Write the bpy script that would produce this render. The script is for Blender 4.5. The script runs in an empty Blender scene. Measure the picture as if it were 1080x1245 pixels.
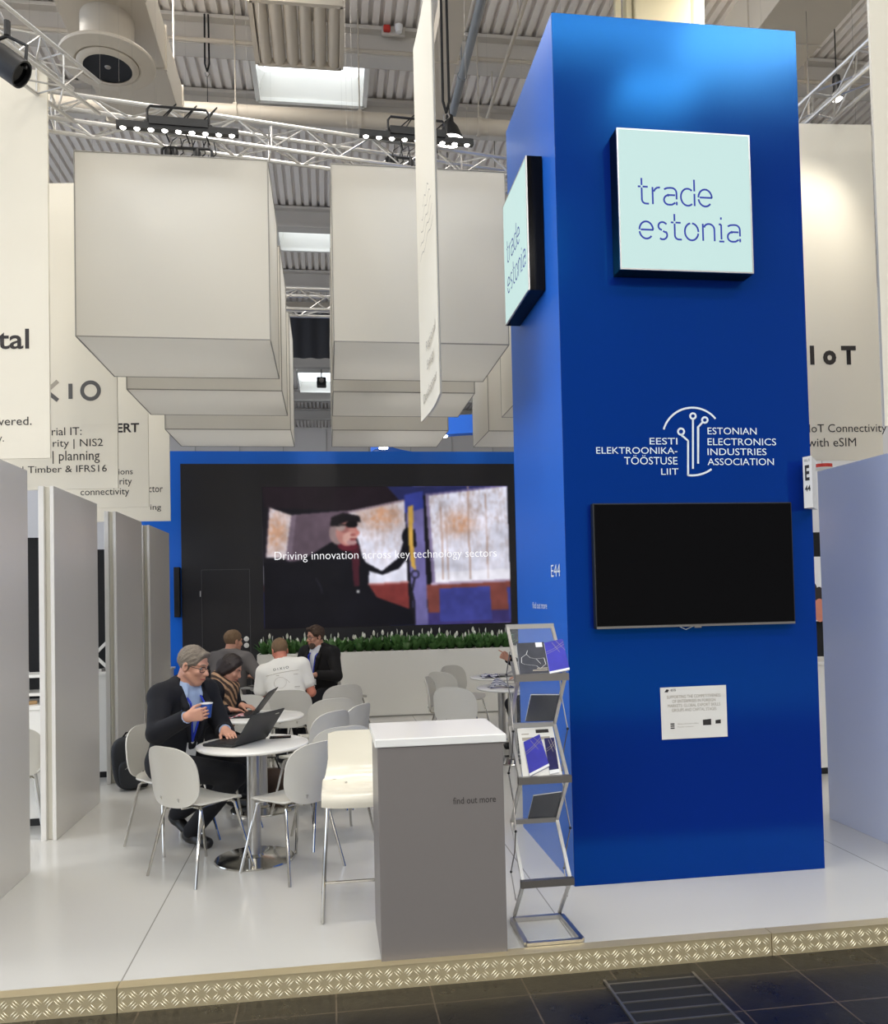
import bpy, bmesh, math, random
import numpy as np
from mathutils import Vector, Matrix
S = bpy.context.scene
COL = S.collection
PI = math.pi
random.seed(7)
# ---------------------------------------------------------------- camera
F, PYC, PITCH, YAW, ROLL, EYE = 1007.487, 696.764, .0288087, -.1388639, .0223732, 1.65
def cam_axes():
    cp, sp, cy, sy, cr, sr = math.cos(PITCH), math.sin(PITCH), math.cos(YAW), math.sin(YAW), math.cos(ROLL), math.sin(ROLL)
    A = Matrix(((1,0,0),(0,0,-1),(0,1,0)))
    Y = Matrix(((cy,sy,0),(-sy,cy,0),(0,0,1)))
    P = Matrix(((1,0,0),(0,cp,sp),(0,-sp,cp)))
    R = Matrix(((cr,sr,0),(-sr,cr,0),(0,0,1)))
    return R @ P @ A @ Y
RM = cam_axes()
cd = bpy.data.cameras.new('camera'); co = bpy.data.objects.new('camera', cd); COL.objects.link(co)
cd.sensor_fit = 'HORIZONTAL'; cd.sensor_width = 36; cd.lens = F/1080*36; cd.shift_y = (PYC-622.5)/1080
cd.clip_start = .05; cd.clip_end = 300
M3 = Matrix((RM[0], -RM[1], -RM[2])).transposed()
co.matrix_world = Matrix.Translation((0,0,EYE)) @ M3.to_4x4()
S.camera = co
def at(px, py, X=None, Y=None, Z=None):
    """world point seen at a photo pixel on a known plane"""
    d = RM.transposed() @ Vector(((px-540)/F, (py-PYC)/F, 1))
    t = X/d.x if X is not None else Y/d.y if Y is not None else (Z-EYE)/d.z
    return Vector((0,0,EYE)) + d*t
def atp(px, py, o, n):
    d = RM.transposed() @ Vector(((px-540)/F, (py-PYC)/F, 1))
    e = Vector((0,0,EYE)); t = (Vector(o)-e).dot(n)/d.dot(n)
    return e + d*t
# ---------------------------------------------------------------- world, lights, exposure
S.view_settings.view_transform = 'Standard'; S.view_settings.look = 'None'
S.view_settings.exposure = 0.0; S.view_settings.gamma = 1
S.view_settings.use_curve_mapping = False
w = bpy.data.worlds.new('hall daylight'); S.world = w; w.use_nodes = True
bg = w.node_tree.nodes['Background']; bg.inputs[1].default_value = 1.0
_n = w.node_tree.nodes; _l = w.node_tree.links.new      # open hall sides: more daylight comes in from the left side of the hall
_g = _n.new('ShaderNodeNewGeometry'); _s = _n.new('ShaderNodeSeparateXYZ'); _m = _n.new('ShaderNodeMapRange'); _r = _n.new('ShaderNodeValToRGB')
_m.inputs['From Min'].default_value = -1; _m.inputs['From Max'].default_value = 1
_r.color_ramp.elements[0].color = (.36,.35,.34,1); _r.color_ramp.elements[1].color = (2.2,2.5,3.0,1); _e = _r.color_ramp.elements.new(.5); _e.color = (.56,.54,.52,1)
_l(_g.outputs['Incoming'], _s.inputs[0]); _l(_s.outputs['X'], _m.inputs['Value']); _l(_m.outputs[0], _r.inputs[0]); _l(_r.outputs[0], bg.inputs[0])
def lin(c): return c/12.92 if c <= .04045 else ((c+.055)/1.055)**2.4
def rgb(r, g, b): return (lin(r/255), lin(g/255), lin(b/255), 1)
LAMPS = [(-7,-3,60), (0,-3,85), (7,-3,140), (-7,4,260), (0,4,260), (7,4,260), (-7,11,300), (-2.5,11,300), (7,11,300), (-11,-12,560), (-6,-12,560), (-1,-12,560), (4,-12,560)]
for (x, y, e_) in LAMPS:                       # the hall's high-bay lamps
    l = bpy.data.lights.new('high_bay_light', 'AREA'); l.shape = 'DISK'; l.size = 2.6; l.energy = e_; l.color = (1,.95,.87)
    o = bpy.data.objects.new('high_bay_light', l); COL.objects.link(o); o.location = (x, y, 10.6)
# ---------------------------------------------------------------- materials
def mat(name, col, rough=.5, metal=0, spec=.5, emit=None, es=0, tint=None, coat=0, trans=0, alpha=1, bump=None, var=None):
    m = bpy.data.materials.new(name); m.use_nodes = True
    nt = m.node_tree; b = nt.nodes['Principled BSDF']
    b.inputs['Base Color'].default_value = col; b.inputs['Roughness'].default_value = rough
    b.inputs['Metallic'].default_value = metal; b.inputs['Specular IOR Level'].default_value = spec
    if tint: b.inputs['Specular Tint'].default_value = tint
    if coat: b.inputs['Coat Weight'].default_value = coat; b.inputs['Coat Roughness'].default_value = .08
    if trans: b.inputs['Transmission Weight'].default_value = trans
    if alpha < 1: b.inputs['Alpha'].default_value = alpha
    if emit: b.inputs['Emission Color'].default_value = emit; b.inputs['Emission Strength'].default_value = es
    if bump or var:
        tc = nt.nodes.new('ShaderNodeTexCoord'); n = nt.nodes.new('ShaderNodeTexNoise')
        sc, am = bump or var; n.inputs['Scale'].default_value = sc; n.inputs['Detail'].default_value = 4
        nt.links.new(tc.outputs['Object'], n.inputs['Vector'])
        if bump:
            bp = nt.nodes.new('ShaderNodeBump'); bp.inputs['Strength'].default_value = am; bp.inputs['Distance'].default_value = .01
            nt.links.new(n.outputs['Fac'], bp.inputs['Height']); nt.links.new(bp.outputs[0], b.inputs['Normal'])
        if var:
            r = nt.nodes.new('ShaderNodeMix'); r.data_type = 'RGBA'; r.inputs['A'].default_value = tuple(c*(1-var[1]) for c in col[:3])+(1,)
            r.inputs['B'].default_value = tuple(min(1,c*(1+var[1])) for c in col[:3])+(1,)
            nt.links.new(n.outputs['Fac'], r.inputs['Factor']); nt.links.new(r.outputs['Result'], b.inputs['Base Color'])
    return m
M = {}
M['white_panel'] = mat('white_panel', rgb(226,222,215), .26, spec=.9, bump=(3,.02))
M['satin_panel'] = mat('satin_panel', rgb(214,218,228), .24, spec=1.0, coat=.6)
M['panel_edge'] = mat('panel_edge', rgb(214,210,196), .4)
M['fabric'] = mat('fabric', rgb(204,199,187), .9, bump=(900,.12))
def fabric_mat():
    m = M['fabric']; nt = m.node_tree; b = nt.nodes['Principled BSDF']; out = nt.nodes['Material Output']
    t = nt.nodes.new('ShaderNodeBsdfTranslucent'); t.inputs['Color'].default_value = rgb(236,234,230); mx = nt.nodes.new('ShaderNodeMixShader'); mx.inputs[0].default_value = .45
    nt.links.new(b.outputs[0], mx.inputs[1]); nt.links.new(t.outputs[0], mx.inputs[2]); nt.links.new(mx.outputs[0], out.inputs['Surface'])
fabric_mat()
M['seam'] = mat('seam', rgb(150,147,140), .8)
M['banner'] = mat('banner', rgb(231,224,207), .85, bump=(700,.1))
M['ink'] = mat('ink', rgb(45,40,38), .7)
M['ink_grey'] = mat('ink_grey', rgb(92,90,88), .7)
M['ink_pale'] = mat('ink_pale', rgb(168,160,146), .7)
M['ink_green'] = mat('ink_green', rgb(170,205,185), .7)
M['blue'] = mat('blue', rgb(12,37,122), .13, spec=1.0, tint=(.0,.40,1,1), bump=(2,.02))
M['blue_lit_side'] = mat('blue_lit_side', rgb(34,102,204), .42, spec=.6, tint=(.2,.55,1,1), bump=(2,.02))  # lighter blue stands in for the stronger light on the tower's flank
M['blue_wall'] = mat('blue_wall', rgb(16,108,222), .4, spec=.4)
M['black_panel'] = mat('black_panel', rgb(30,28,32), .45)
M['black_line'] = mat('black_line', rgb(85,84,88), .4)
M['black'] = mat('black', rgb(16,16,18), .5)
M['black_gloss'] = mat('black_gloss', rgb(6,6,8), .12, spec=.10)
M['black_cloth'] = mat('black_cloth', rgb(20,20,22), .9, bump=(60,.3))
M['sign_face'] = mat('sign_face', rgb(60,70,70), .5, spec=.2, emit=rgb(200,230,226), es=.93)
M['sign_ink'] = mat('sign_ink', rgb(20,50,165), .6)
M['white_ink'] = mat('white_ink', rgb(225,232,240), .6)
M['screen_ink'] = mat('screen_ink', rgb(235,235,240), .5, emit=(1,1,1,1), es=.75)
M['plastic'] = mat('plastic', rgb(208,205,196), .35, spec=.5)
M['cream'] = mat('cream', rgb(238,231,212), .2, spec=.5)
M['chrome'] = mat('chrome', rgb(200,198,192), .12, metal=1)
M['steel'] = mat('steel', rgb(190,188,184), .28, metal=1, bump=(40,.03))
M['alu'] = mat('alu', rgb(205,203,200), .32, metal=1)
M['alu_dark'] = mat('alu_dark', rgb(150,146,142), .4, metal=1)
M['white_gloss'] = mat('white_gloss', rgb(236,234,228), .22)
M['planter_white'] = mat('planter_white', rgb(243,241,233), .35)
M['counter_laminate'] = mat('counter_laminate', rgb(122,116,112), .4)  # grey-mauve laminate of the counter body
M['sheet'] = mat('sheet', rgb(225,222,215), .5)
M['acrylic'] = mat('acrylic', (.9,.95,1,1), .06, spec=.3, alpha=.05)
M['hall_paint'] = mat('hall_paint', rgb(236,230,224), .6)
M['duct'] = mat('duct', rgb(186,177,163), .5, var=(1.3,.06))
M['beam'] = mat('beam', rgb(200,195,188), .6, var=(.7,.08))
M['pipe_grey'] = mat('pipe_grey', rgb(128,132,136), .45)
M['column_cream'] = mat('column_cream', rgb(232,222,188), .45)
M['daylight'] = mat('daylight', (1,1,1,1), .5, emit=(.86,.94,1,1), es=2.2)
M['unseen_sky'] = mat('unseen_sky', (1,1,1,1), .5, emit=(.74,.88,1,1), es=14)  # extra-bright panes of the added skylights mirrored by the tower top
M['lamp'] = mat('lamp', (1,1,1,1), .5, emit=(1,.96,.9,1), es=14)
M['drape'] = mat('drape', rgb(26,28,34), .9)
M['red'] = mat('red', rgb(190,50,40), .5)
M['gold_metal'] = mat('gold_metal', rgb(206,190,152), .38, metal=.55)
M['worn_glint_metal'] = mat('worn_glint_metal', rgb(255,246,216), .42, metal=.3)  # paler ridges: wear, plus lamp glints painted into the colour
M['leaf'] = mat('leaf', rgb(88,130,72), .35, var=(9,.5))
M['petal'] = mat('petal', rgb(232,232,220), .5)
M['stalk'] = mat('stalk', rgb(92,125,70), .5)
M['soil'] = mat('soil', rgb(42,32,26), .95)
# people
M['skin'] = mat('skin', rgb(205,152,128), .5, var=(14,.07))
M['skin_red'] = mat('skin_red', rgb(205,130,108), .5, var=(14,.07))
M['lips'] = mat('lips', rgb(168,98,88), .5)
M['eye'] = mat('eye', rgb(190,180,172), .3)
M['iris'] = mat('iris', rgb(40,36,34), .2)
M['hair_grey'] = mat('hair_grey', rgb(126,116,104), .8, bump=(120,.6), var=(45,.4))
M['hair_dark'] = mat('hair_dark', rgb(36,24,22), .5, bump=(150,.4))
M['hair_brown'] = mat('hair_brown', rgb(70,52,40), .7, bump=(120,.5), var=(60,.2))
M['beard'] = mat('beard', rgb(92,76,64), .8, var=(60,.25))
M['hair_buzz'] = mat('hair_buzz', rgb(122,98,74), .8, bump=(200,.4), var=(60,.15))
M['navy'] = mat('navy', rgb(11,13,23), .85, bump=(400,.15))
M['black_wool'] = mat('black_wool', rgb(17,15,17), .9, bump=(300,.2))
M['grey_wool'] = mat('grey_wool', rgb(108,104,104), .9, bump=(300,.2))
M['trouser'] = mat('trouser', rgb(20,21,27), .9)
M['shirt_blue'] = mat('shirt_blue', rgb(170,190,222), .8)
M['shirt_white'] = mat('shirt_white', rgb(225,228,235), .8)
M['tee'] = mat('tee', rgb(238,236,230), .85)
M['leather'] = mat('leather', rgb(14,13,13), .35)
M['lanyard'] = mat('lanyard', rgb(38,62,190), .6)
M['cup_blue'] = mat('cup_blue', rgb(44,84,168), .5)
M['paper'] = mat('paper', rgb(232,232,232), .6)
M['laptop'] = mat('laptop', rgb(38,38,40), .45)
M['laptop_grey'] = mat('laptop_grey', rgb(150,148,146), .4)
M['keys'] = mat('keys', rgb(22,22,24), .6)
M['pack'] = mat('pack', rgb(40,42,46), .8, bump=(200,.3))
M['brochure_dark'] = mat('brochure_dark', rgb(62,64,72), .3, var=(30,.35))
M['brochure_blue'] = mat('brochure_blue', rgb(62,62,170), .3, var=(12,.3))
M['brochure_night'] = mat('brochure_night', rgb(36,34,88), .3, var=(30,.4))
def stripes_mat(name, a, b, scale, rough=.8):
    m = mat(name, a, rough); nt = m.node_tree; bs = nt.nodes['Principled BSDF']
    tc = nt.nodes.new('ShaderNodeTexCoord'); wv = nt.nodes.new('ShaderNodeTexWave'); wv.inputs['Scale'].default_value = scale
    wv.inputs['Distortion'].default_value = 3; wv.bands_direction = 'DIAGONAL'
    n = nt.nodes.new('ShaderNodeTexNoise'); n.inputs['Scale'].default_value = scale*2.2
    ad = nt.nodes.new('ShaderNodeMath'); ad.operation = 'MULTIPLY'
    r = nt.nodes.new('ShaderNodeValToRGB'); r.color_ramp.elements[0].color = a; r.color_ramp.elements[1].color = b
    r.color_ramp.elements[0].position = .15; r.color_ramp.elements[1].position = .4
    nt.links.new(tc.outputs['Object'], wv.inputs['Vector']); nt.links.new(tc.outputs['Object'], n.inputs['Vector'])
    nt.links.new(wv.outputs['Fac'], ad.inputs[0]); nt.links.new(n.outputs['Fac'], ad.inputs[1])
    nt.links.new(ad.outputs[0], r.inputs[0]); nt.links.new(r.outputs[0], bs.inputs['Base Color'])
    return m
M['scarf'] = stripes_mat('scarf', rgb(58,42,34), rgb(176,140,108), 9)
M['magazine'] = stripes_mat('magazine', rgb(190,60,80), rgb(236,226,226), 14, .4)
M['folder_print'] = stripes_mat('folder_print', rgb(36,40,96), rgb(232,232,236), 12, .5)
def floor_white():
    m = mat('white_floor', rgb(226,224,217), .16, spec=.5); nt = m.node_tree; b = nt.nodes['Principled BSDF']
    tc = nt.nodes.new('ShaderNodeTexCoord'); br = nt.nodes.new('ShaderNodeTexBrick')
    br.offset = 0; br.inputs['Scale'].default_value = 1; br.inputs['Brick Width'].default_value = 2.06; br.inputs['Row Height'].default_value = 8.5
    br.inputs['Mortar Size'].default_value = .0035; br.inputs['Mortar Smooth'].default_value = 0
    br.inputs['Color1'].default_value = rgb(206,204,199); br.inputs['Color2'].default_value = rgb(203,201,195); br.inputs['Mortar'].default_value = rgb(150,147,140)
    mp = nt.nodes.new('ShaderNodeMapping'); mp.inputs['Location'].default_value = (.93, .5, 0); 
    nt.links.new(tc.outputs['Object'], mp.inputs['Vector']); nt.links.new(mp.outputs[0], br.inputs['Vector'])
    nt.links.new(br.outputs['Color'], b.inputs['Base Color'])
    n = nt.nodes.new('ShaderNodeTexNoise'); n.inputs['Scale'].default_value = 2.5; n.inputs['Detail'].default_value = 5
    mr = nt.nodes.new('ShaderNodeMapRange'); mr.inputs['To Min'].default_value = .1; mr.inputs['To Max'].default_value = .26
    nt.links.new(tc.outputs['Object'], n.inputs['Vector']); nt.links.new(n.outputs['Fac'], mr.inputs['Value']); nt.links.new(mr.outputs[0], b.inputs['Roughness'])
    return m
M['white_floor'] = floor_white()
def floor_hall():
    m = mat('hall_floor', rgb(40,36,34), .25); nt = m.node_tree; b = nt.nodes['Principled BSDF']
    tc = nt.nodes.new('ShaderNodeTexCoord'); br = nt.nodes.new('ShaderNodeTexBrick'); br.offset = 0
    br.inputs['Scale'].default_value = 1; br.inputs['Brick Width'].default_value = .42; br.inputs['Row Height'].default_value = .30
    br.inputs['Mortar Size'].default_value = .004; br.inputs['Color1'].default_value = rgb(24,22,21); br.inputs['Color2'].default_value = rgb(16,15,17); br.inputs['Mortar'].default_value = rgb(74,66,58)
    n = nt.nodes.new('ShaderNodeTexNoise'); n.inputs['Scale'].default_value = 6; n.inputs['Detail'].default_value = 8; n.inputs['Roughness'].default_value = .7
    mx = nt.nodes.new('ShaderNodeMix'); mx.data_type = 'RGBA'; mx.blend_type = 'MULTIPLY'; mx.inputs['Factor'].default_value = .8
    rp = nt.nodes.new('ShaderNodeValToRGB'); rp.color_ramp.elements[0].position = .3; rp.color_ramp.elements[0].color = (.25,.25,.3,1); rp.color_ramp.elements[1].position = .75; rp.color_ramp.elements[1].color = (1.5,1.3,1.1,1)
    mr = nt.nodes.new('ShaderNodeMapRange'); mr.inputs['To Min'].default_value = .12; mr.inputs['To Max'].default_value = .5
    bp = nt.nodes.new('ShaderNodeBump'); bp.inputs['Strength'].default_value = .25; bp.inputs['Distance'].default_value = .01
    L = nt.links.new
    L(tc.outputs['Object'], br.inputs['Vector']); L(tc.outputs['Object'], n.inputs['Vector']); L(n.outputs['Fac'], rp.inputs[0])
    L(br.outputs['Color'], mx.inputs['A']); L(rp.outputs[0], mx.inputs['B']); L(mx.outputs['Result'], b.inputs['Base Color'])
    L(n.outputs['Fac'], mr.inputs['Value']); L(mr.outputs[0], b.inputs['Roughness']); L(n.outputs['Fac'], bp.inputs['Height']); L(bp.outputs[0], b.inputs['Normal'])
    return m
M['hall_floor'] = floor_hall()
def attr_mat(name, es):
    m = mat(name, (0,0,0,1), .35, spec=.2); nt = m.node_tree; b = nt.nodes['Principled BSDF']
    a = nt.nodes.new('ShaderNodeVertexColor'); a.layer_name = 'Col'
    nt.links.new(a.outputs['Color'], b.inputs['Emission Color']); b.inputs['Emission Strength'].default_value = es
    return m
# ---------------------------------------------------------------- mesh helpers
def V(*a): return Vector(a)
def box(bm, x0, x1, y0, y1, z0, z1, bev=0, mtx=None):
    r = bmesh.ops.create_cube(bm, size=1, matrix=Matrix.Translation(((x0+x1)/2,(y0+y1)/2,(z0+z1)/2)) @ Matrix.Diagonal((x1-x0,y1-y0,z1-z0,1)))
    vs = r['verts']
    if bev:
        es = list({e for v in vs for e in v.link_edges})
        q = bmesh.ops.bevel(bm, geom=es, offset=bev, segments=2, affect='EDGES', profile=.5)
        vs = list(set(q['verts']) | {v for v in vs if v.is_valid})
    if mtx: bmesh.ops.transform(bm, matrix=mtx, verts=vs)
    return vs
def frame_of(d):
    d = d.normalized(); u = Vector((0,0,1)) if abs(d.z) < .95 else Vector((1,0,0))
    s = d.cross(u).normalized(); return s, s.cross(d).normalized()
def tube(bm, pts, r, n=8, closed=False, cap=True):
    pts = [Vector(p) for p in pts]; N = len(pts); rings = []
    prev = None
    for i, p in enumerate(pts):
        if closed: d = (pts[(i+1)%N]-pts[i-1])
        else: d = (pts[min(i+1,N-1)]-pts[max(i-1,0)])
        d.normalize()
        if prev is None: s, t = frame_of(d)
        else:
            s = (prev - d*prev.dot(d)); s = s.normalized() if s.length > 1e-5 else frame_of(d)[0]; t = s.cross(d).normalized()
        prev = s
        rr = r[i] if isinstance(r, (list,tuple)) else r
        rings.append([bm.verts.new(p + (s*math.cos(2*PI*k/n)+t*math.sin(2*PI*k/n))*rr) for k in range(n)])
    for i in range(N if closed else N-1):
        a, b = rings[i], rings[(i+1)%N]
        for k in range(n): bm.faces.new((a[k], a[(k+1)%n], b[(k+1)%n], b[k]))
    if cap and not closed:
        bm.faces.new(rings[0][::-1]); bm.faces.new(rings[-1])
def bar(bm, a, b, w, h):
    a, b = Vector(a), Vector(b); s, t = frame_of(b-a)
    A = [bm.verts.new(a+s*i*w/2+t*j*h/2) for i,j in ((-1,-1),(1,-1),(1,1),(-1,1))]
    B = [bm.verts.new(b+s*i*w/2+t*j*h/2) for i,j in ((-1,-1),(1,-1),(1,1),(-1,1))]
    for k in range(4): bm.faces.new((A[k], A[(k+1)%4], B[(k+1)%4], B[k]))
    bm.faces.new(A[::-1]); bm.faces.new(B)
def lathe(bm, prof, n=32, c=(0,0,0)):
    c = Vector(c); rings = []
    for r, z in prof:
        rings.append([bm.verts.new(c+Vector((r*math.cos(2*PI*k/n), r*math.sin(2*PI*k/n), z))) for k in range(n)] if r > 1e-6 else [bm.verts.new(c+Vector((0,0,z)))])
    for a, b in zip(rings, rings[1:]):
        for k in range(n):
            if len(a) == 1 and len(b) == 1: continue
            if len(a) == 1: bm.faces.new((a[0], b[(k+1)%n], b[k]))
            elif len(b) == 1: bm.faces.new((a[k], a[(k+1)%n], b[0]))
            else: bm.faces.new((a[k], a[(k+1)%n], b[(k+1)%n], b[k]))
def prism(bm, pts, off):
    off = Vector(off); A = [bm.verts.new(Vector(p)) for p in pts]; B = [bm.verts.new(Vector(p)+off) for p in pts]; n = len(A)
    for k in range(n): bm.faces.new((A[k], A[(k+1)%n], B[(k+1)%n], B[k]))
    bm.faces.new(A[::-1]); bm.faces.new(B)
def shell(bm, fn, nu, nv, th, closed_u=False):
    """two-sided curved sheet: fn(u,v)->point, thickened along its normal"""
    P = [[Vector(fn(i/nu, j/nv)) for j in range(nv+1)] for i in range(nu+1)]
    def nor(i, j):
        a = P[min(i+1,nu)][j]-P[max(i-1,0)][j]; b = P[i][min(j+1,nv)]-P[i][max(j-1,0)]
        n = a.cross(b); return n.normalized() if n.length > 1e-9 else Vector((0,0,1))
    A = [[bm.verts.new(P[i][j]+nor(i,j)*th/2) for j in range(nv+1)] for i in range(nu+1)]
    B = [[bm.verts.new(P[i][j]-nor(i,j)*th/2) for j in range(nv+1)] for i in range(nu+1)]
    for i in range(nu):
        for j in range(nv):
            bm.faces.new((A[i][j],A[i+1][j],A[i+1][j+1],A[i][j+1])); bm.faces.new((B[i][j],B[i][j+1],B[i+1][j+1],B[i+1][j]))
    for i in range(nu):
        bm.faces.new((A[i][0],B[i][0],B[i+1][0],A[i+1][0])); bm.faces.new((A[i][nv],A[i+1][nv],B[i+1][nv],B[i][nv]))
    for j in range(nv):
        bm.faces.new((A[0][j],A[0][j+1],B[0][j+1],B[0][j])); bm.faces.new((A[nu][j],B[nu][j],B[nu][j+1],A[nu][j+1]))
def squircle(a, b, n, cx=0, cy=0):
    """map of the unit square onto a rounded rectangle"""
    def f(u, v):
        x, y = 2*u-1, 2*v-1
        m = max(abs(x), abs(y)); 
        if m < 1e-9: return cx, cy
        l = (abs(x/m)**n+abs(y/m)**n)**(1/n)
        return cx+a*x/l, cy+b*y/l
    return f
def obj(name, bm, m, parent=None, smooth=True, world=False):
    """link a bmesh as one object; world=True: coordinates are world ones, parent already placed"""
    bmesh.ops.recalc_face_normals(bm, faces=bm.faces)
    me = bpy.data.meshes.new(name); bm.to_mesh(me); bm.free()
    me.materials.append(M[m] if isinstance(m, str) else m)
    return link(name, me, parent, smooth, world)
def link(name, me, parent=None, smooth=True, world=False):
    if smooth:
        me.polygons.foreach_set('use_smooth', [True]*len(me.polygons))
        try: me.set_sharp_from_angle(angle=math.radians(38))
        except Exception: pass
    o = bpy.data.objects.new(name, me); COL.objects.link(o)
    if parent:
        o.parent = parent
        if world: o.matrix_parent_inverse = wm(parent).inverted()
    return o
def wm(o):
    m = Matrix.LocRotScale(o.location, o.rotation_euler, o.scale)
    return (wm(o.parent) @ o.matrix_parent_inverse @ m) if o.parent else m
def tag(o, label, cat, group=None, kind=None):
    o['label'] = label; o['category'] = cat
    if group: o['group'] = group
    if kind: o['kind'] = kind
    return o
def thing(name, label, cat, loc=(0,0,0), rz=0, group=None):
    o = bpy.data.objects.new(name, None); COL.objects.link(o); o.empty_display_size = .05
    o.location = loc; o.rotation_euler = (0,0,rz); return tag(o, label, cat, group)
def struct(name, bm, m, smooth=False):
    o = obj(name, bm, m, None, smooth); o['kind'] = 'structure'; return o
KIDS = {}
def copy_tree(o, parent=None):
    c = o.copy(); COL.objects.link(c)
    if parent: c.parent = parent
    for ch in list(o.children): copy_tree(ch, c)
    return c
def dup(root, loc, rz, label=None, group=None):
    c = copy_tree(root); c.location = loc; c.rotation_euler = (0,0,rz)
    if label: c['label'] = label
    if group: c['group'] = group
    return c
def NB(): return bmesh.new()
def lettering(name, s, m, parent, o, ex, ey, wd, ht=None, align='C', depth=.0015, world=True, space=1.0, bold=0):
    """raised or printed letters: their box is wd wide (ht high); o = left-bottom, right-bottom or centre-bottom of the box; ex, ey unit axes"""
    cu = bpy.data.curves.new(name, 'FONT'); cu.body = s; cu.size = 1; cu.space_character = space; cu.resolution_u = 3; cu.offset = bold
    t = bpy.data.objects.new(name, cu); COL.objects.link(t)
    dg = bpy.context.evaluated_depsgraph_get(); me = bpy.data.meshes.new_from_object(t.evaluated_get(dg)); 
    bpy.data.objects.remove(t); bpy.data.curves.remove(cu)
    n = len(me.vertices); a = np.empty(n*3, np.float32); me.vertices.foreach_get('co', a); a = a.reshape(n,3)
    x0, x1, y0, y1 = a[:,0].min(), a[:,0].max(), a[:,1].min(), a[:,1].max()
    sx = wd/(x1-x0); sy = ht/(y1-y0) if ht else sx
    ox = {'L':x0, 'R':x1, 'C':(x0+x1)/2}[align]
    u, v = (a[:,0]-ox)*sx, (a[:,1]-y0)*sy
    ex, ey, o = Vector(ex), Vector(ey), Vector(o); nz = ex.cross(ey)
    b = np.array(o)[None,:] + u[:,None]*np.array(ex) + v[:,None]*np.array(ey) + depth*np.array(nz)
    me.vertices.foreach_set('co', b.astype(np.float32).ravel()); me.update(); me.name = name
    me.materials.clear(); me.materials.append(M[m] if isinstance(m, str) else m)
    return link(name, me, parent, False, world)
def strokes(bm, lines, o, ex, ey, sc, w, nz, depth=.002):
    """flat ribbons of width w along polylines given in the plane (o, ex, ey)"""
    o, ex, ey = Vector(o), Vector(ex), Vector(ey)
    for ln in lines:
        pts = [Vector((x*sc, y*sc)) for x, y in ln]; L, R = [], []
        closed = (pts[0]-pts[-1]).length < 1e-6 and len(pts) > 3
        for i, p in enumerate(pts):
            if closed: a = pts[i-1] if i else pts[-2]; c = pts[i+1] if i < len(pts)-1 else pts[1]
            else: a = pts[max(i-1,0)]; c = pts[min(i+1,len(pts)-1)]
            d = (c-a).normalized(); n = Vector((-d.y, d.x))
            q1 = (p-a).normalized() if (p-a).length > 1e-9 else d
            k = max(.6, abs(n.dot(Vector((-q1.y, q1.x)))))
            L.append(p+n*w/2/k); R.append(p-n*w/2/k)
        f = lambda q: bm.verts.new(o+ex*q.x+ey*q.y+Vector(nz)*depth)
        lv, rv = [f(q) for q in L], [f(q) for q in R]
        for i in range(len(pts)-1): bm.faces.new((rv[i], rv[i+1], lv[i+1], lv[i]))
def arc(cx, cy, r, a0, a1, n=10, ry=None):
    return [(cx+r*math.cos(math.radians(a0+(a1-a0)*k/n)), cy+(ry or r)*math.sin(math.radians(a0+(a1-a0)*k/n))) for k in range(n+1)]
# ---------------------------------------------------------------- the setting: hall shell and stand floor
bm = NB(); box(bm, -30, 30, -25, 60, -.2, -.1); struct('floor_hall', bm, 'hall_floor')
bm = NB(); box(bm, -13, 15, 3.8, 30, -.099, 0); struct('floor_stand', bm, 'white_floor')
bm = NB(); box(bm, -18, 18, -22, -1.6, -.099, 0); struct('floor_opposite', bm, 'white_floor')
SKY = [(x, x+2.0, y0, y1) for (y0, y1) in ((14.45, 15.72), (21.2, 22.5), (34.6, 38.0), (8.9, 10.3)) for x in (-1.15, 6.6, -8.9)] + [(3.3, 9.6, -4.8, -3.5), (5.5, 7.4, -6.6, -4.9), (7.5, 9.8, -5.8, -4.9), (-4.2, 1.6, -4.8, -3.5)]  # those before the stand are unseen, shaped for the glow mirrored on the tower
def deck():
    bm = NB(); p = .19; prof = []
    x = -16
    while x < 18:
        prof += [(x, 0), (x+.11, 0), (x+.125, .09), (x+p-.015, .09)]; x += p
    z = 11.4; ys = sorted({-20, 60} | {q for k in SKY for q in k[2:]})
    for y0, y1 in zip(ys, ys[1:]):
        a = [bm.verts.new((x, y0, z+h)) for x, h in prof]; b = [bm.verts.new((x, y1, z+h)) for x, h in prof]
        for i in range(len(prof)-1):
            if any(k[2] <= y0 and y1 <= k[3] and k[0] < (prof[i][0]+prof[i+1][0])/2 < k[1] for k in SKY): continue
            bm.faces.new((a[i], a[i+1], b[i+1], b[i]))
    return bm
struct('ceiling', deck(), 'hall_paint')
bm = NB(); box(bm, -30, 30, 47.2, 47.6, -.1, 11.5)
struct('wall_back', bm, 'hall_paint')
# wall panel joints of the far hall wall
bm = NB()
for k in range(12): box(bm, -12+k*2.4, -11.96+k*2.4, 47.16, 47.2, 8, 11.3)
struct('trim_back', bm, 'beam')
BEAMS = [13.95, 16.0, 20.6, 24.6, 28.8, 33.0, 38.6, 42.5, 8.6, 2.2, -9]
for y in BEAMS:                                  # steel roof beams
    bm = NB(); x0, x1 = -15, 17
    box(bm, x0, x1, y-.17, y+.17, 11.30, 11.36); box(bm, x0, x1, y-.02, y+.02, 10.9, 11.30); box(bm, x0, x1, y-.17, y+.17, 10.84, 10.9)
    struct('ceiling_beam', bm, 'beam')
for y in (14.3, 21.0, 27, 33.6):                # slimmer purlin beside each skylight row
    bm = NB(); box(bm, -15, 17, y-.08, y+.08, 11.0, 11.3); struct('ceiling_beam', bm, 'duct')
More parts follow.
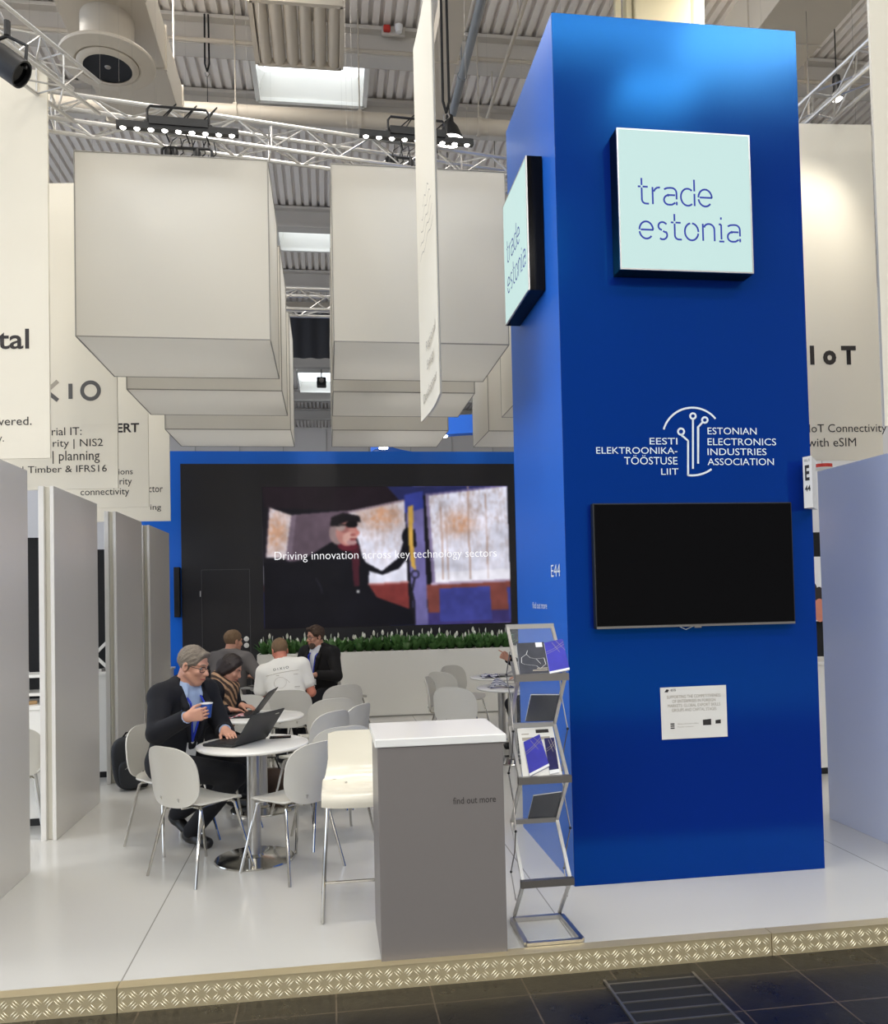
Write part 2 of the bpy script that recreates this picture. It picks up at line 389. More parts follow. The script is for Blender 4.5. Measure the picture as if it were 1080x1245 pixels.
# skylights: white curb, opening with a bright pane
def skylight(n, x0, x1, y0, y1, hidden=False):
    bm = NB(); z0, z1, t, ins = 11.13, 11.6, .08, .13
    for (a, b) in (((x0,y0),(x1,y0)), ((x1,y0),(x1,y1)), ((x1,y1),(x0,y1)), ((x0,y1),(x0,y0))):
        cx, cy = (x0+x1)/2, (y0+y1)/2
        f = lambda q, k: (q[0]+(ins if q[0] < cx else -ins)*k, q[1]+(ins if q[1] < cy else -ins)*k)
        v = [bm.verts.new((*f(a,0), z0)), bm.verts.new((*f(b,0), z0)), bm.verts.new((*f(b,1), z1)), bm.verts.new((*f(a,1), z1))]
        bm.faces.new(v)
        bar(bm, (*a, z0), (*b, z0), .09, .07)
    o = struct(f'window_{n}', bm, 'white_gloss')
    bm = NB(); v = [bm.verts.new(q) for q in ((x0+ins,y0+ins,z1),(x1-ins,y0+ins,z1),(x1-ins,y1-ins,z1),(x0+ins,y1-ins,z1))]; bm.faces.new(v)
    p = obj('window_pane', bm, 'daylight' if y0 > 0 else 'unseen_sky', o, False)
for n, k in enumerate(SKY): skylight(n+1, *k)
# steel kerb of chequer plate along the stand edge
def kerb(x0, x1):
    bm = NB(); yf = 3.765
    box(bm, x0+.002, x1-.002, yf, 3.80, -.1, .004)
    box(bm, x0+.002, x1-.002, yf-.004, 3.83, .004, .007)
    cell = .044; nx = int((x1-x0)/cell)
    for i in range(nx):
        for j in range(2):
            cx, cz = x0+cell*(i+.5), -.072+cell*j
            s = 1 if (i+j) % 2 else -1
            for k in range(3):
                o = (k-1)*.0115; h = .0185
                a = V(cx+o*.707-h*.707, yf-.0005, cz-s*(o*.707)*1-s*h*.707); b = V(cx+o*.707+h*.707, yf-.0005, cz-s*o*.707+s*h*.707)
                mid = (a+b)/2+V(0,-.003,0); d = (b-a).normalized(); w = d.cross(V(0,1,0))*.0030
                vs = [bm.verts.new(q) for q in (a, mid-w, b, mid+w)]; tp = bm.verts.new(mid+V(0,-.0022,0))
                for q in range(4): bm.faces.new((vs[q], vs[(q+1)%4], tp)).material_index = 1
    return bm
for nm, x0, x1, lab in (('a',-3.96,-.93,'chequer plate kerb strip along the stand edge, left length below the seating area'), ('b',-.93,2.07,'chequer plate kerb strip along the stand edge, middle length in front of the grey counter'), ('c',2.07,5.07,'chequer plate kerb strip along the stand edge, right length in front of the blue tower')):
    ks = obj('kerb_strip', kerb(x0, x1), 'gold_metal', None, False); ks.data.materials.append(M['worn_glint_metal']); tag(ks, lab, 'kerb', 'chequer plate kerb strips')
# floor grate in the hall floor
g = thing('floor_grate', 'dark slotted metal floor grate set in the hall floor before the tower', 'grate', (1.45, 3.3, -.1))
bm = NB()
for (a, b) in (((1.2,2.55),(1.2,3.66)), ((1.62,2.55),(1.62,3.66))): bar(bm, (*a,-.097), (*b,-.097), .012, .012)
obj('edge_rail', bm, 'alu_dark', g, False, True)
bm = NB(); box(bm, 1.2, 1.62, 2.55, 3.66, -.0995, -.098); obj('grate_plate', bm, 'black', g, False, True)
for k in range(13):
    bm = NB(); y = 3.62-k*.085; bar(bm, (1.206,y,-.097), (1.614,y,-.097), .008, .007); obj('slat', bm, 'alu_dark', g, False, True)

# ---------------------------------------------------------------- blue tower
TX0, TX1, TY0, TY1, TZ = 1.345, 2.87, 4.589, 5.83, 5.035
tw = thing('tower', 'tall blue square tower with lit signs and screen standing on the white floor', 'tower', ((TX0+TX1)/2, (TY0+TY1)/2, 0))
bm = NB(); box(bm, TX0, TX1, TY0, TY1, 0, TZ); obj('tower_body', bm, 'blue_lit_side', tw, False, True)
bm = NB(); box(bm, TX0, TX1, TY0-.006, TY0, 0, TZ, .001); obj('front_dark_skin', bm, 'blue', tw, False, True); TY0 -= .006  # added sheet, keeps the front darker than the light-painted sides
FX, FZ = V(1,0,0), V(0,0,1)
def tpt(px, py): p = at(px, py, Y=TY0-.001); return p
def ttext(s, x0, x1, ytop, ybot, al):
    a, b = tpt(x0, (ytop+ybot)/2), tpt(x1, (ytop+ybot)/2); zb = tpt((x0+x1)/2, ybot).z; zt = tpt((x0+x1)/2, ytop).z
    xo = {'L':a.x, 'R':b.x, 'C':(a.x+b.x)/2}[al]
    return lettering('lettering', s, 'white_ink', tw, (xo, TY0-.001, zb), FX, FZ, b.x-a.x, zt-zb, al)
for s, x0, x1, y0, y1, al in (('EESTI',790,823.7,532.4,540.5,'R'), ('ELEKTROONIKA-',725,823.7,543.7,551.8,'R'), ('TÖÖSTUSE',759,823.7,553.5,564.8,'R'), ('LIIT',804,825,569.5,577.2,'R'),
        ('ESTONIAN',860.4,920,520,528.3,'L'), ('ELECTRONICS',860.4,943.7,533,541.5,'L'), ('INDUSTRIES',860.4,932,545.2,553.5,'L'), ('ASSOCIATION',860.4,941,557.3,565.6,'L')):
    ttext(s, x0, x1, y0, y1, al)
def lp(cx, cy): p = tpt(680+cx/2.7, 460+cy/2.7); return (p.x, p.z)
bm = NB(); ln = []
# arc through three points (crop coordinates)
def arc3(A, B, C, n=24):
    (ax,ay),(bx,by),(cx,cy) = A,B,C; d = 2*(ax*(by-cy)+bx*(cy-ay)+cx*(ay-by))
    ux = ((ax*ax+ay*ay)*(by-cy)+(bx*bx+by*by)*(cy-ay)+(cx*cx+cy*cy)*(ay-by))/d; uy = ((ax*ax+ay*ay)*(cx-bx)+(bx*bx+by*by)*(ax-cx)+(cx*cx+cy*cy)*(bx-ax))/d
    r = math.hypot(ax-ux, ay-uy); t0, t1, t2 = (math.atan2(p[1]-uy, p[0]-ux) for p in (A,B,C))
    while t1 < t0: t1 += 2*PI
    while t2 < t0: t2 += 2*PI
    if t1 > t2: t2 -= 2*PI
    return [(ux+r*math.cos(t0+(t2-t0)*k/n), uy+r*math.sin(t0+(t2-t0)*k/n)) for k in range(n+1)]
for q in (arc3((343,168),(420,98),(513,133)), [(423,204),(423,318)]+arc3((423,318),(465,315),(500,298),10), [(400,186),(408,192),(423,205)], [(439,135),(439,297)], [(470,145),(456,160),(456,280)],
          arc(439,124,9,0,360,20), arc(478,137,9,0,360,20), arc(400,175,10,0,360,20)):
    ln.append([lp(*p) for p in q])
strokes(bm, ln, (0,TY0-.001,0), FX, FZ, 1, .0115, (0,-1,0)); obj('emblem', bm, 'white_ink', tw, False, True)
# left flank of the tower: stand number and caption
lx = TX0-.002; LY = V(0,-1,0)
def ltext(s, x0, x1, y0, y1):
    a, b = at(x0, (y0+y1)/2, X=lx), at(x1, (y0+y1)/2, X=lx); zb, zt = at((x0+x1)/2, y1, X=lx).z, at((x0+x1)/2, y0, X=lx).z
    lettering('lettering', s, 'white_ink', tw, (lx, (a.y+b.y)/2, zb), LY, FZ, abs(a.y-b.y), zt-zb, 'C')
ltext('E44', 670.5, 681.5, 686, 701); ltext('find out more', 648, 665.5, 732, 740)
# lightbox signs
GL = {'t':(.62,[[(.22,1.5),(.22,1.08)],[(.22,.94),(.22,.25)]+arc(.45,.25,.23,180,270,5)+[(.62,.02)],[(0,1),(.16,1)],[(.28,1),(.58,1)]]),
 'r':(.5,[[(.06,0),(.06,1)],[(.13,.74),(.2,.88),(.32,.97),(.5,1)]]),
 'a':(.84,[[(.06,.9),(.22,.98),(.4,1)]+arc(.5,.72,.28,90,0,5)+[(.78,.34)],[(.78,.2),(.78,0)],[(.7,.58),(.32,.58)]+arc(.32,.29,.28,90,270,8)+[(.5,.02),(.7,.14)]]),
 'd':(.86,[arc(.42,.5,.4,50,310,16,.5),[(.82,1.55),(.82,.86)],[(.82,.72),(.82,0)]]),
 'e':(.84,[[(.1,.52),(.82,.52)]+arc(.42,.5,.4,6,178,10,.5),arc(.42,.5,.4,190,318,9,.5)]),
 's':(.68,[[(.6,.88)]+arc(.36,.76,.24,50,180,7)+arc(.36,.76,.24,180,225,3)+[(.32,.53)],[(.38,.48),(.5,.42)]+arc(.36,.25,.26,40,-130,9)]),
 'o':(.86,[arc(.42,.5,.4,100,350,16,.5),arc(.42,.5,.4,0,85,6,.5)]),
 'n':(.78,[[(.06,0),(.06,1)],[(.14,.78)]+arc(.42,.68,.32,140,0,8)+[(.74,0)]]),
 'i':(.36,[[(.2,1),(.2,.12)],[(.2,1.28),(.2,1.42)],[(.06,0),(.36,0)],[(.2,1),(.06,1)]])}
def logo_word(bm, s, o, ex, ey, nz, width, xh, w):
    tot = sum(GL[c][0]+.17 for c in s)-.17; x = 0; sc = xh; kx = width/(tot*xh)
    for c in s:
        strokes(bm, [[(kx*(x+px), py) for px, py in l] for l in GL[c][1]], o, ex, ey, sc, w, nz); x += GL[c][0]+.17
def lightbox(label, o, ex, nz, wd, ht, dep):
    """o = lower left corner of the front face"""
    o, ex, nz = Vector(o), Vector(ex), Vector(nz); ez = V(0,0,1)
    t = thing('lightbox_sign', label, 'sign', tuple(o-nz*dep/2+ex*wd/2))
    def slab(a0, a1, b0, b1, d0, d1, nm, m, bev=0):
        bm = NB(); pts = [o+ex*a+ez*b-nz*d0 for a, b in ((a0,b0),(a1,b0),(a1,b1),(a0,b1))]; prism(bm, pts, -nz*(d1-d0)); return obj(nm, bm, m, t, False, True)
    slab(0, wd, 0, ht, .006, dep-.002, 'sign_case', 'black_gloss')
    slab(.008, wd-.008, .008, ht-.008, 0, .006, 'sign_face', 'sign_face')
    for nm, a in (('sign_rim', ((0,wd,0,.008),(0,wd,ht-.008,ht),(0,.008,.008,ht-.008),(wd-.008,wd,.008,ht-.008))),):
        bm = NB()
        for a0, a1, b0, b1 in a: prism(bm, [o+ex*p+ez*q+nz*.002 for p, q in ((a0,b0),(a1,b0),(a1,b1),(a0,b1))], -nz*.008)
        obj(nm, bm, 'alu', t, False, True)
    bm = NB(); logo_word(bm, 'trade', o+ex*wd*.145+ez*ht*.468, ex, ez, nz, wd*.555, ht*.122, .0105); logo_word(bm, 'estonia', o+ex*wd*.145+ez*ht*.222, ex, ez, nz, wd*.765, ht*.122, .0105)
    obj('lettering', bm, 'sign_ink', t, False, True)
yF = TY0-.12
A, B, C, D = at(751,156,Y=yF), at(912,164,Y=yF), at(753,328,Y=yF), at(916,332,Y=yF)
sx0, sx1, sz0, sz1 = (A.x+C.x)/2, (B.x+D.x)/2, (C.z+D.z)/2, (A.z+B.z)/2
lightbox('square glowing pale lightbox sign with thin blue lettering on the tower front', (sx0, yF, sz0), FX, (0,-1,0), sx1-sx0, sz1-sz0, .118)
xL = TX0-.105
A, B, C, D = at(611,249,X=xL), at(639.5,193,X=xL), at(615.5,394,X=xL), at(643.5,354,X=xL)
lightbox('square lightbox sign seen at a steep angle on the left flank of the tower', (xL, (A.y+C.y)/2, (C.z+D.z)/2), LY, (-1,0,0), (A.y+C.y-B.y-D.y)/2, (A.z+B.z-C.z-D.z)/2, .103)
# wall screen on the tower
p, q = at(721,612,Y=TY0-.06), at(968,758,Y=TY0-.06)
tv = thing('television', 'large switched-off black flat screen mounted on the blue tower front', 'television', ((p.x+q.x)/2, TY0-.03, (p.z+q.z)/2))
bm = NB(); box(bm, p.x, q.x, TY0-.058, TY0-.012, q.z, p.z, .004); obj('screen_case', bm, 'black', tv, False, True)
bm = NB(); box(bm, p.x+.008, q.x-.008, TY0-.0605, TY0-.058, q.z+.016, p.z-.008); obj('screen_glass', bm, 'black_gloss', tv, False, True)
bm = NB(); box(bm, p.x+.004, q.x-.004, TY0-.061, TY0-.057, q.z, q.z+.012); obj('screen_chin', bm, 'alu_dark', tv, False, True)
bm = NB(); box(bm, (p.x+q.x)/2-.02, (p.x+q.x)/2+.02, TY0-.064, TY0-.05, q.z-.008, q.z+.002); obj('sensor', bm, 'alu_dark', tv, False, True)
bm = NB(); tube(bm, [(p.x+.5,TY0-.03,q.z+.004),(p.x+.55,TY0-.02,q.z-.018),(p.x+.6,TY0-.03,q.z+.004)], .003, 6); obj('cable', bm, 'shirt_white', tv, True, True)
bm = NB(); box(bm, p.x+.35, q.x-.35, TY0-.014, TY0-.0005, q.z+.15, p.z-.15); obj('wall_bracket', bm, 'black', tv, False, True)
# paper notice
n4 = [tpt(802.7,836.1), tpt(882.5,832.7), tpt(884.6,895.3), tpt(805,899.3)]
nt_ = thing('notice', 'white landscape notice with small print taped crookedly to the tower front', 'notice', ((n4[0].x+n4[1].x)/2, TY0-.001, (n4[0].z+n4[2].z)/2))
bm = NB(); prism(bm, [(v.x, TY0-.001, v.z) for v in n4], (0,-.004,0)); obj('sheet', bm, 'sheet', nt_, False, True)
ex = (n4[2]-n4[3]).normalized(); ez = V(0,-1,0).cross(ex)*-1; ez = (ez if ez.z > 0 else -ez)
def ntx(s, fx, fy, wd, m='ink_pale', ht=None, al='C'): 
    o = n4[3]+ex*(fx*(n4[2]-n4[3]).length)+ez*(fy*.32)+V(0,-.0045,0)
    lettering('lettering', s, m, nt_, o, ex, ez, wd*.4, ht, al, .001)
for s, fy, wd in (('SUPPORTING THE COMPETITIVENESS', .73, .82), ('OF ENTERPRISES IN FOREIGN', .65, .66), ('MARKETS: GLOBAL EXPORT SKILLS', .57, .8), ('GROUPS AND CAPITAL STAGES', .49, .68)): ntx(s, .5, fy, wd, 'ink_pale', .018)
ntx('eis', .19, .86, .08, 'ink_grey', .018); ntx('Ministry of Economic Affairs', .4, .25, .32, 'ink_pale', .01); ntx('Republic of Estonia', .36, .20, .24, 'ink_pale', .008)
bm = NB()
for fx, fy, a, b in ((.69,.225,.125,.11), (.86,.245,.08,.07)):
    o = n4[3]+ex*(fx*.4)+ez*(fy*.32)+V(0,-.0045,0); prism(bm, [o+ex*(i*a*.2)+ez*(j*b*.32) for i, j in ((-1,0),(1,0),(1,1),(-1,.9))], (0,-.001,0))
for k in range(3):
    o = n4[3]+ex*.065+ez*(.06+k*.012)+V(0,-.0045,0); prism(bm, [o+ex*i+ez*j for i, j in ((-.012,0),(.012,0),(.012,.007),(-.012,.007))], (0,-.001,0))
o = n4[3]+ex*.036+ez*.276+V(0,-.0045,0); prism(bm, [o+ex*i+ez*j for i, j in ((-.014,-.004),(.006,-.006),(.014,.008),(0,.012))], (0,-.001,0))
obj('emblem', bm, 'ink', nt_, False, True)
# projecting stand number sign
a, b, c = at(976,556,Y=4.50), at(987.5,553,Y=4.42), at(996,556,Y=4.55)
z0, z1 = at(978,618,Y=4.50).z, at(976,556,Y=4.50).z
nb = thing('stand_number_sign', 'small white folded stand number sign projecting from the right edge of the tower', 'sign', (b.x, 4.5, (z0+z1)/2))
A3, B3, C3 = V(a.x,4.50,0), V(b.x+.008,4.44,0), V(c.x+.01,4.60,0)
bm = NB(); prism(bm, [(q.x,q.y,z0) for q in (A3, B3, C3)], (0,0,z1-z0)); obj('sign_body', bm, 'sheet', nb, False, True)
e1 = (B3-A3).normalized(); L1 = (B3-A3).length
lettering('lettering', 'E', 'ink', nb, A3+e1*L1*.5+V(0,0,z0+(z1-z0)*.53), e1, FZ, L1*.5, (z1-z0)*.30, 'C', .002, bold=.03)
lettering('lettering', '44', 'ink', nb, A3+e1*L1*.5+V(0,0,z0+(z1-z0)*.32), e1, FZ, L1*.62, (z1-z0)*.12, 'C', .002, bold=.02)
lettering('lettering', 'HALL 8', 'ink_grey', nb, A3+e1*L1*.5+V(0,0,z0+(z1-z0)*.90), e1, FZ, L1*.6, (z1-z0)*.05, 'C', .002)

# ---------------------------------------------------------------- partitions beside the aisle cabins
def partition(label, x, y0, y1, h, side=-1, channel=True, m='white_panel'):
    t = thing('partition_panel', label, 'partition', (x+side*.05, (y0+y1)/2, 0), 0, 'partition panels of the cabins')
    def b(nm, m, xa, xb, ya, yb):
        bm = NB(); box(bm, min(xa,xb), max(xa,xb), ya, yb, 0, h, .003); obj(nm, bm, m, t, False, True)
    b('panel_sheet', m, x, x+side*.026, y0, y1)
    if channel:
        b('panel_core', 'panel_edge', x+side*.0265, x+side*.0675, y0+.035, y1-.035)
        b('panel_sheet', 'white_panel', x+side*.068, x+side*.105, y0, y1)
    return t
partition('white partition panel nearest the camera on the left, cut by the frame', -1.866, 4.1, 5.51, 2.505)
partition('white partition panel with channelled end, second from the left frame edge', -1.925, 6.2, 7.32, 2.503)
partition('white partition panel right behind the black backpack', -1.945, 8.02, 9.1, 2.515)
partition('narrow-looking white partition panel beside the blue back wall', -1.95, 9.5, 10.65, 2.518)
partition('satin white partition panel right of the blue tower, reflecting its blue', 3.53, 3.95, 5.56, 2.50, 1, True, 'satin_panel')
# ---------------------------------------------------------------- hanging banners
def banner(label, R, yaw, wd, z0, z1, lines, big=None):
    c, s = math.cos(yaw), math.sin(yaw); e = V(c,-s,0); n = V(-s,-c,0); R = Vector(R)
    t = thing('hanging_banner', label, 'banner', (R.x-e.x*wd/2, R.y-e.y*wd/2, z1), 0, 'hanging banners over the cabins')
    bm = NB(); prism(bm, [R-e*wd+V(0,0,z0), R+V(0,0,z0), R+V(0,0,z1), R-e*wd+V(0,0,z1)], -n*.02); obj('banner_cloth', bm, 'banner', t, False, True)
    for k in (.12, .88):
        bm = NB(); q = R-e*wd*k-n*.01; tube(bm, [q+V(0,0,z1-.01), V(q.x,q.y,11.45)], .001, 5); obj('hanging_wire', bm, 'alu_dark', t, False, True)
    for ln in lines:
        s_, x0, x1, ya, yb, al = ln[:6]; m = ln[6] if len(ln) > 6 else 'ink'; bold = ln[7] if len(ln) > 7 else 0
        ym = (ya+yb)/2; a, b = atp(x0, ym, R, n), atp(x1, ym, R, n); zb, zt = atp((x0+x1)/2, yb, R, n).z, atp((x0+x1)/2, ya, R, n).z
        o = a if al == 'L' else b if al == 'R' else (a+b)/2
        lettering('lettering', s_, m, t, (o.x, o.y, zb), e, FZ, (b-a).length, zt-zb, al, .002, bold=bold)
    return t, e, n
Zb, Zt = 2.685, 5.455
yw = math.radians(7)
banner('cream hanging banner at the left frame edge reading tal in bold', (-1.915,6.1,0), yw, 1.05, Zb, Zt, [('tal',-3,35.5,400,424.5,'R','ink',.015), ('vered.',-2,38.5,507,517,'R'), ('y.',-3,5,531,540,'R')])
tb, e, n = banner('cream hanging banner with wide-spaced grey logo letters and lines on planning and timber', (-1.845,7.7,0), yw, 1.05, Zb, Zt,
  [('I',83.3,88.3,466.5,485,'C','ink_grey',.02), ('Industrial IT:',27,99.3,520,529.6,'R'), ('security | NIS2',37,125.3,534,546,'R'), ('| planning',64,121.3,548,563.5,'R'), ('| Timber & IFRS16',27.5,130,566,577,'R')])
R7 = V(-1.845,7.7,0); oc = atp(110.2,475,R7,n); oe = atp(116,475,R7,n); r_ = .075
bm = NB(); strokes(bm, [arc(0,0,r_,0,360,32)], oc, e, FZ, 1, .035, n); obj('lettering', bm, 'ink_grey', tb, False, True)
kx = atp(70.5,475.5,R7,n)
bm = NB(); strokes(bm, [[(0,.09),(-.1,0)]], kx, e, FZ, 1, .036, n); obj('lettering', bm, 'ink_pale', tb, False, True)
bm = NB(); strokes(bm, [[(-.1,0),(0,-.085)]], kx, e, FZ, 1, .036, n, .003); obj('lettering', bm, 'ink_grey', tb, False, True)
banner('cream hanging banner ending in the bold letters ERT, behind the timber banner', (-1.89,9.2,0), yw, 1.05, Zb, Zt, [('CERT',130,169.3,514.5,526,'R','ink',.025), ('solutions',122,161.5,570,577,'R'), ('security',125,160.4,581.5,592,'R'), ('connectivity',98,157.3,594,604.5,'R')])
banner('rearmost cream hanging banner on the left with two short word endings', (-1.995,11,0), yw*.3, 1.05, Zb+.02, Zt, [('sector',172,198,591.5,598.5,'R'), ('ing',183,196,613.5,622,'R')])
banner('cream hanging banner right of the tower about connectivity with eSIM', (4.49,6.15,0), math.radians(4), 1.02, Zb, Zt,
  [('I',985,990.2,420.3,443.5,'C','ink',.05), ('o',1000.8,1017,426,443.8,'C','ink',.05), ('T',1023,1041,420.5,443.5,'C','ink',.05), ('IoT Connectivity',983.8,1078,515.5,528.5,'L'), ('with eSIM',982,1041,532.5,543,'L')])
banner('cream hanging banner cut by the right frame edge, nearest of the right ones', (4.58,4.85,0), 0, 1.02, Zb, 5.6, [])
# slim curved banner seen edge-on
t = thing('hanging_banner', 'tall slim cream banner seen almost edge-on, hanging before the middle boxes', 'banner', (.705,5.5,5.7))
def cb(u, v):
    y = 4.99+1.06*u; x = .702+.018*math.sin(PI*u)+.006*u
    zb = 2.895+.052*u+.0*u; return V(x, y, zb+(5.75-zb)*v)
bm = NB(); shell(bm, cb, 12, 4, .016); obj('banner_cloth', bm, 'banner', t, True, True)
bm = NB(); tube(bm, [cb(0,0)+V(0,-.009,0), cb(0,1)+V(0,-.009,0)], .006, 6); obj('hem', bm, 'seam', t, True, True)
ex_, = (V(0,-1,0),)
for s_, u, z, wd, ht in (('Regional', .42, 3.34, .50, .085), ('Energy', .45, 3.2, .36, .085), ('Development', .48, 3.02, .80, .085)):
    lettering('lettering', s_, 'ink_pale', t, (.702+.018*math.sin(PI*u)-.012, 4.99+1.06*u, z), ex_, FZ, wd, ht, 'C', .004)
for k, (z, wd) in enumerate(((4.02,.7),(4.10,.64),(4.18,.55),(4.26,.45),(4.34,.32))):
    bm = NB(); strokes(bm, [[(-wd/2+i*wd/10, .05*math.sin(i*1.3+k)*.4) for i in range(11)]], (.69, 5.4, z), ex_, FZ, 1, .008, (-1,0,0), .004); obj('drawing', bm, 'ink_pale', t, False, True)
# ---------------------------------------------------------------- hanging fabric boxes
def fabric_box(label, x0, x1, y0, y1, z0, z1):
    t = thing('fabric_light_box', label, 'hanging box', ((x0+x1)/2,(y0+y1)/2,z0), 0, 'hanging fabric boxes')
    bm = NB(); box(bm, x0, x1, y0, y1, z0, z1); bmesh.ops.delete(bm, geom=[f for f in bm.faces if f.calc_center_median().z > z1-.01], context='FACES'); obj('fabric_cover', bm, 'fabric', t, False, True)
    bm = NB(); c = [(x,y,z) for x in (x0,x1) for y in (y0,y1) for z in (z0,z1)]
    for i in range(8):
        for j in range(i+1,8):
            if sum(c[i][k] != c[j][k] for k in range(3)) == 1: tube(bm, [c[i], c[j]], .0055, 5)
    obj('frame_seam', bm, 'seam', t, False, True)
    for (x, y) in ((x0+.2,(y0+y1)/2),(x1-.2,(y0+y1)/2)):
        bm = NB(); tube(bm, [(x,y,z1),(x,y,11.45)], .0008, 5); obj('hanging_wire', bm, 'alu_dark', t, False, True)
    l = bpy.data.lights.new('box_light', 'AREA'); l.shape = 'RECTANGLE'; l.size = 1.1; l.size_y = .8; l.energy = 4.2; l.color = (.90,.96,1); o = bpy.data.objects.new('box_light', l); COL.objects.link(o); o.location = ((x0+x1)/2,(y0+y1)/2,z1-.12)
rows = ((6.5,7.64,'front','upper'), (8.09,9.17,'middle','middle'), (9.94,11.03,'rear','lower'))
for (x0, x1, cn) in ((-1.85,-.412,'left'), (.078,1.48,'middle')):
    for (y0, y1, rn, _) in rows: fabric_box(f'white fabric-covered box hanging in the {rn} row of the {cn} column', x0, x1, y0, y1, 3.675, 5.09)
fabric_box('white fabric-covered box of the right column, its lower corner seen beside the tower', 1.985, 3.4, 8.09, 9.17, 3.675, 5.09)
fabric_box('rearmost white fabric-covered box beside the left flank of the tower', 1.985, 3.4, 9.94, 11.03, 3.675, 5.09)
# ---------------------------------------------------------------- back wall, big display, planter
bm = NB(); box(bm, -2.9, 5.2, 12.06, 12.2, 0, 3.795); struct('wall_rear', bm, 'blue_wall')
lw = thing('display_wall', 'black display wall with a large lit video of a man on a bus', 'display wall', (.36,12.02,0))
bm = NB(); box(bm, -2.036, 2.763, 12.0, 12.058, 0, 3.605, .003); obj('wall_panel', bm, 'black_panel', lw, False, True)
dr = NB()
for (a, b) in (((-1.765,.02),(-1.765,2.105)), ((-1.765,2.105),(-1.105,2.105)), ((-1.105,2.105),(-1.105,.02))): bar(dr, (a[0],11.999,a[1]), (b[0],11.999,b[1]), .008, .006)
d_ = obj('door_outline', dr, 'black_line', lw, False, True)
bm = NB(); box(bm, -1.79,-1.775,11.985,12.0,1.73,1.81,.003); obj('door_handle', bm, 'alu', d_, False, True)
for z in (1.12, 1.03):
    bm = NB(); lathe(bm, [(0,0),(.036,0),(.036,.02),(.03,.026),(0,.026)], 16); bmesh.ops.transform(bm, matrix=Matrix.Translation((-1.16,12.0,z)) @ Matrix.Rotation(PI/2,4,'X'), verts=bm.verts); obj('wall_switch', bm, 'white_gloss', lw, True, True)
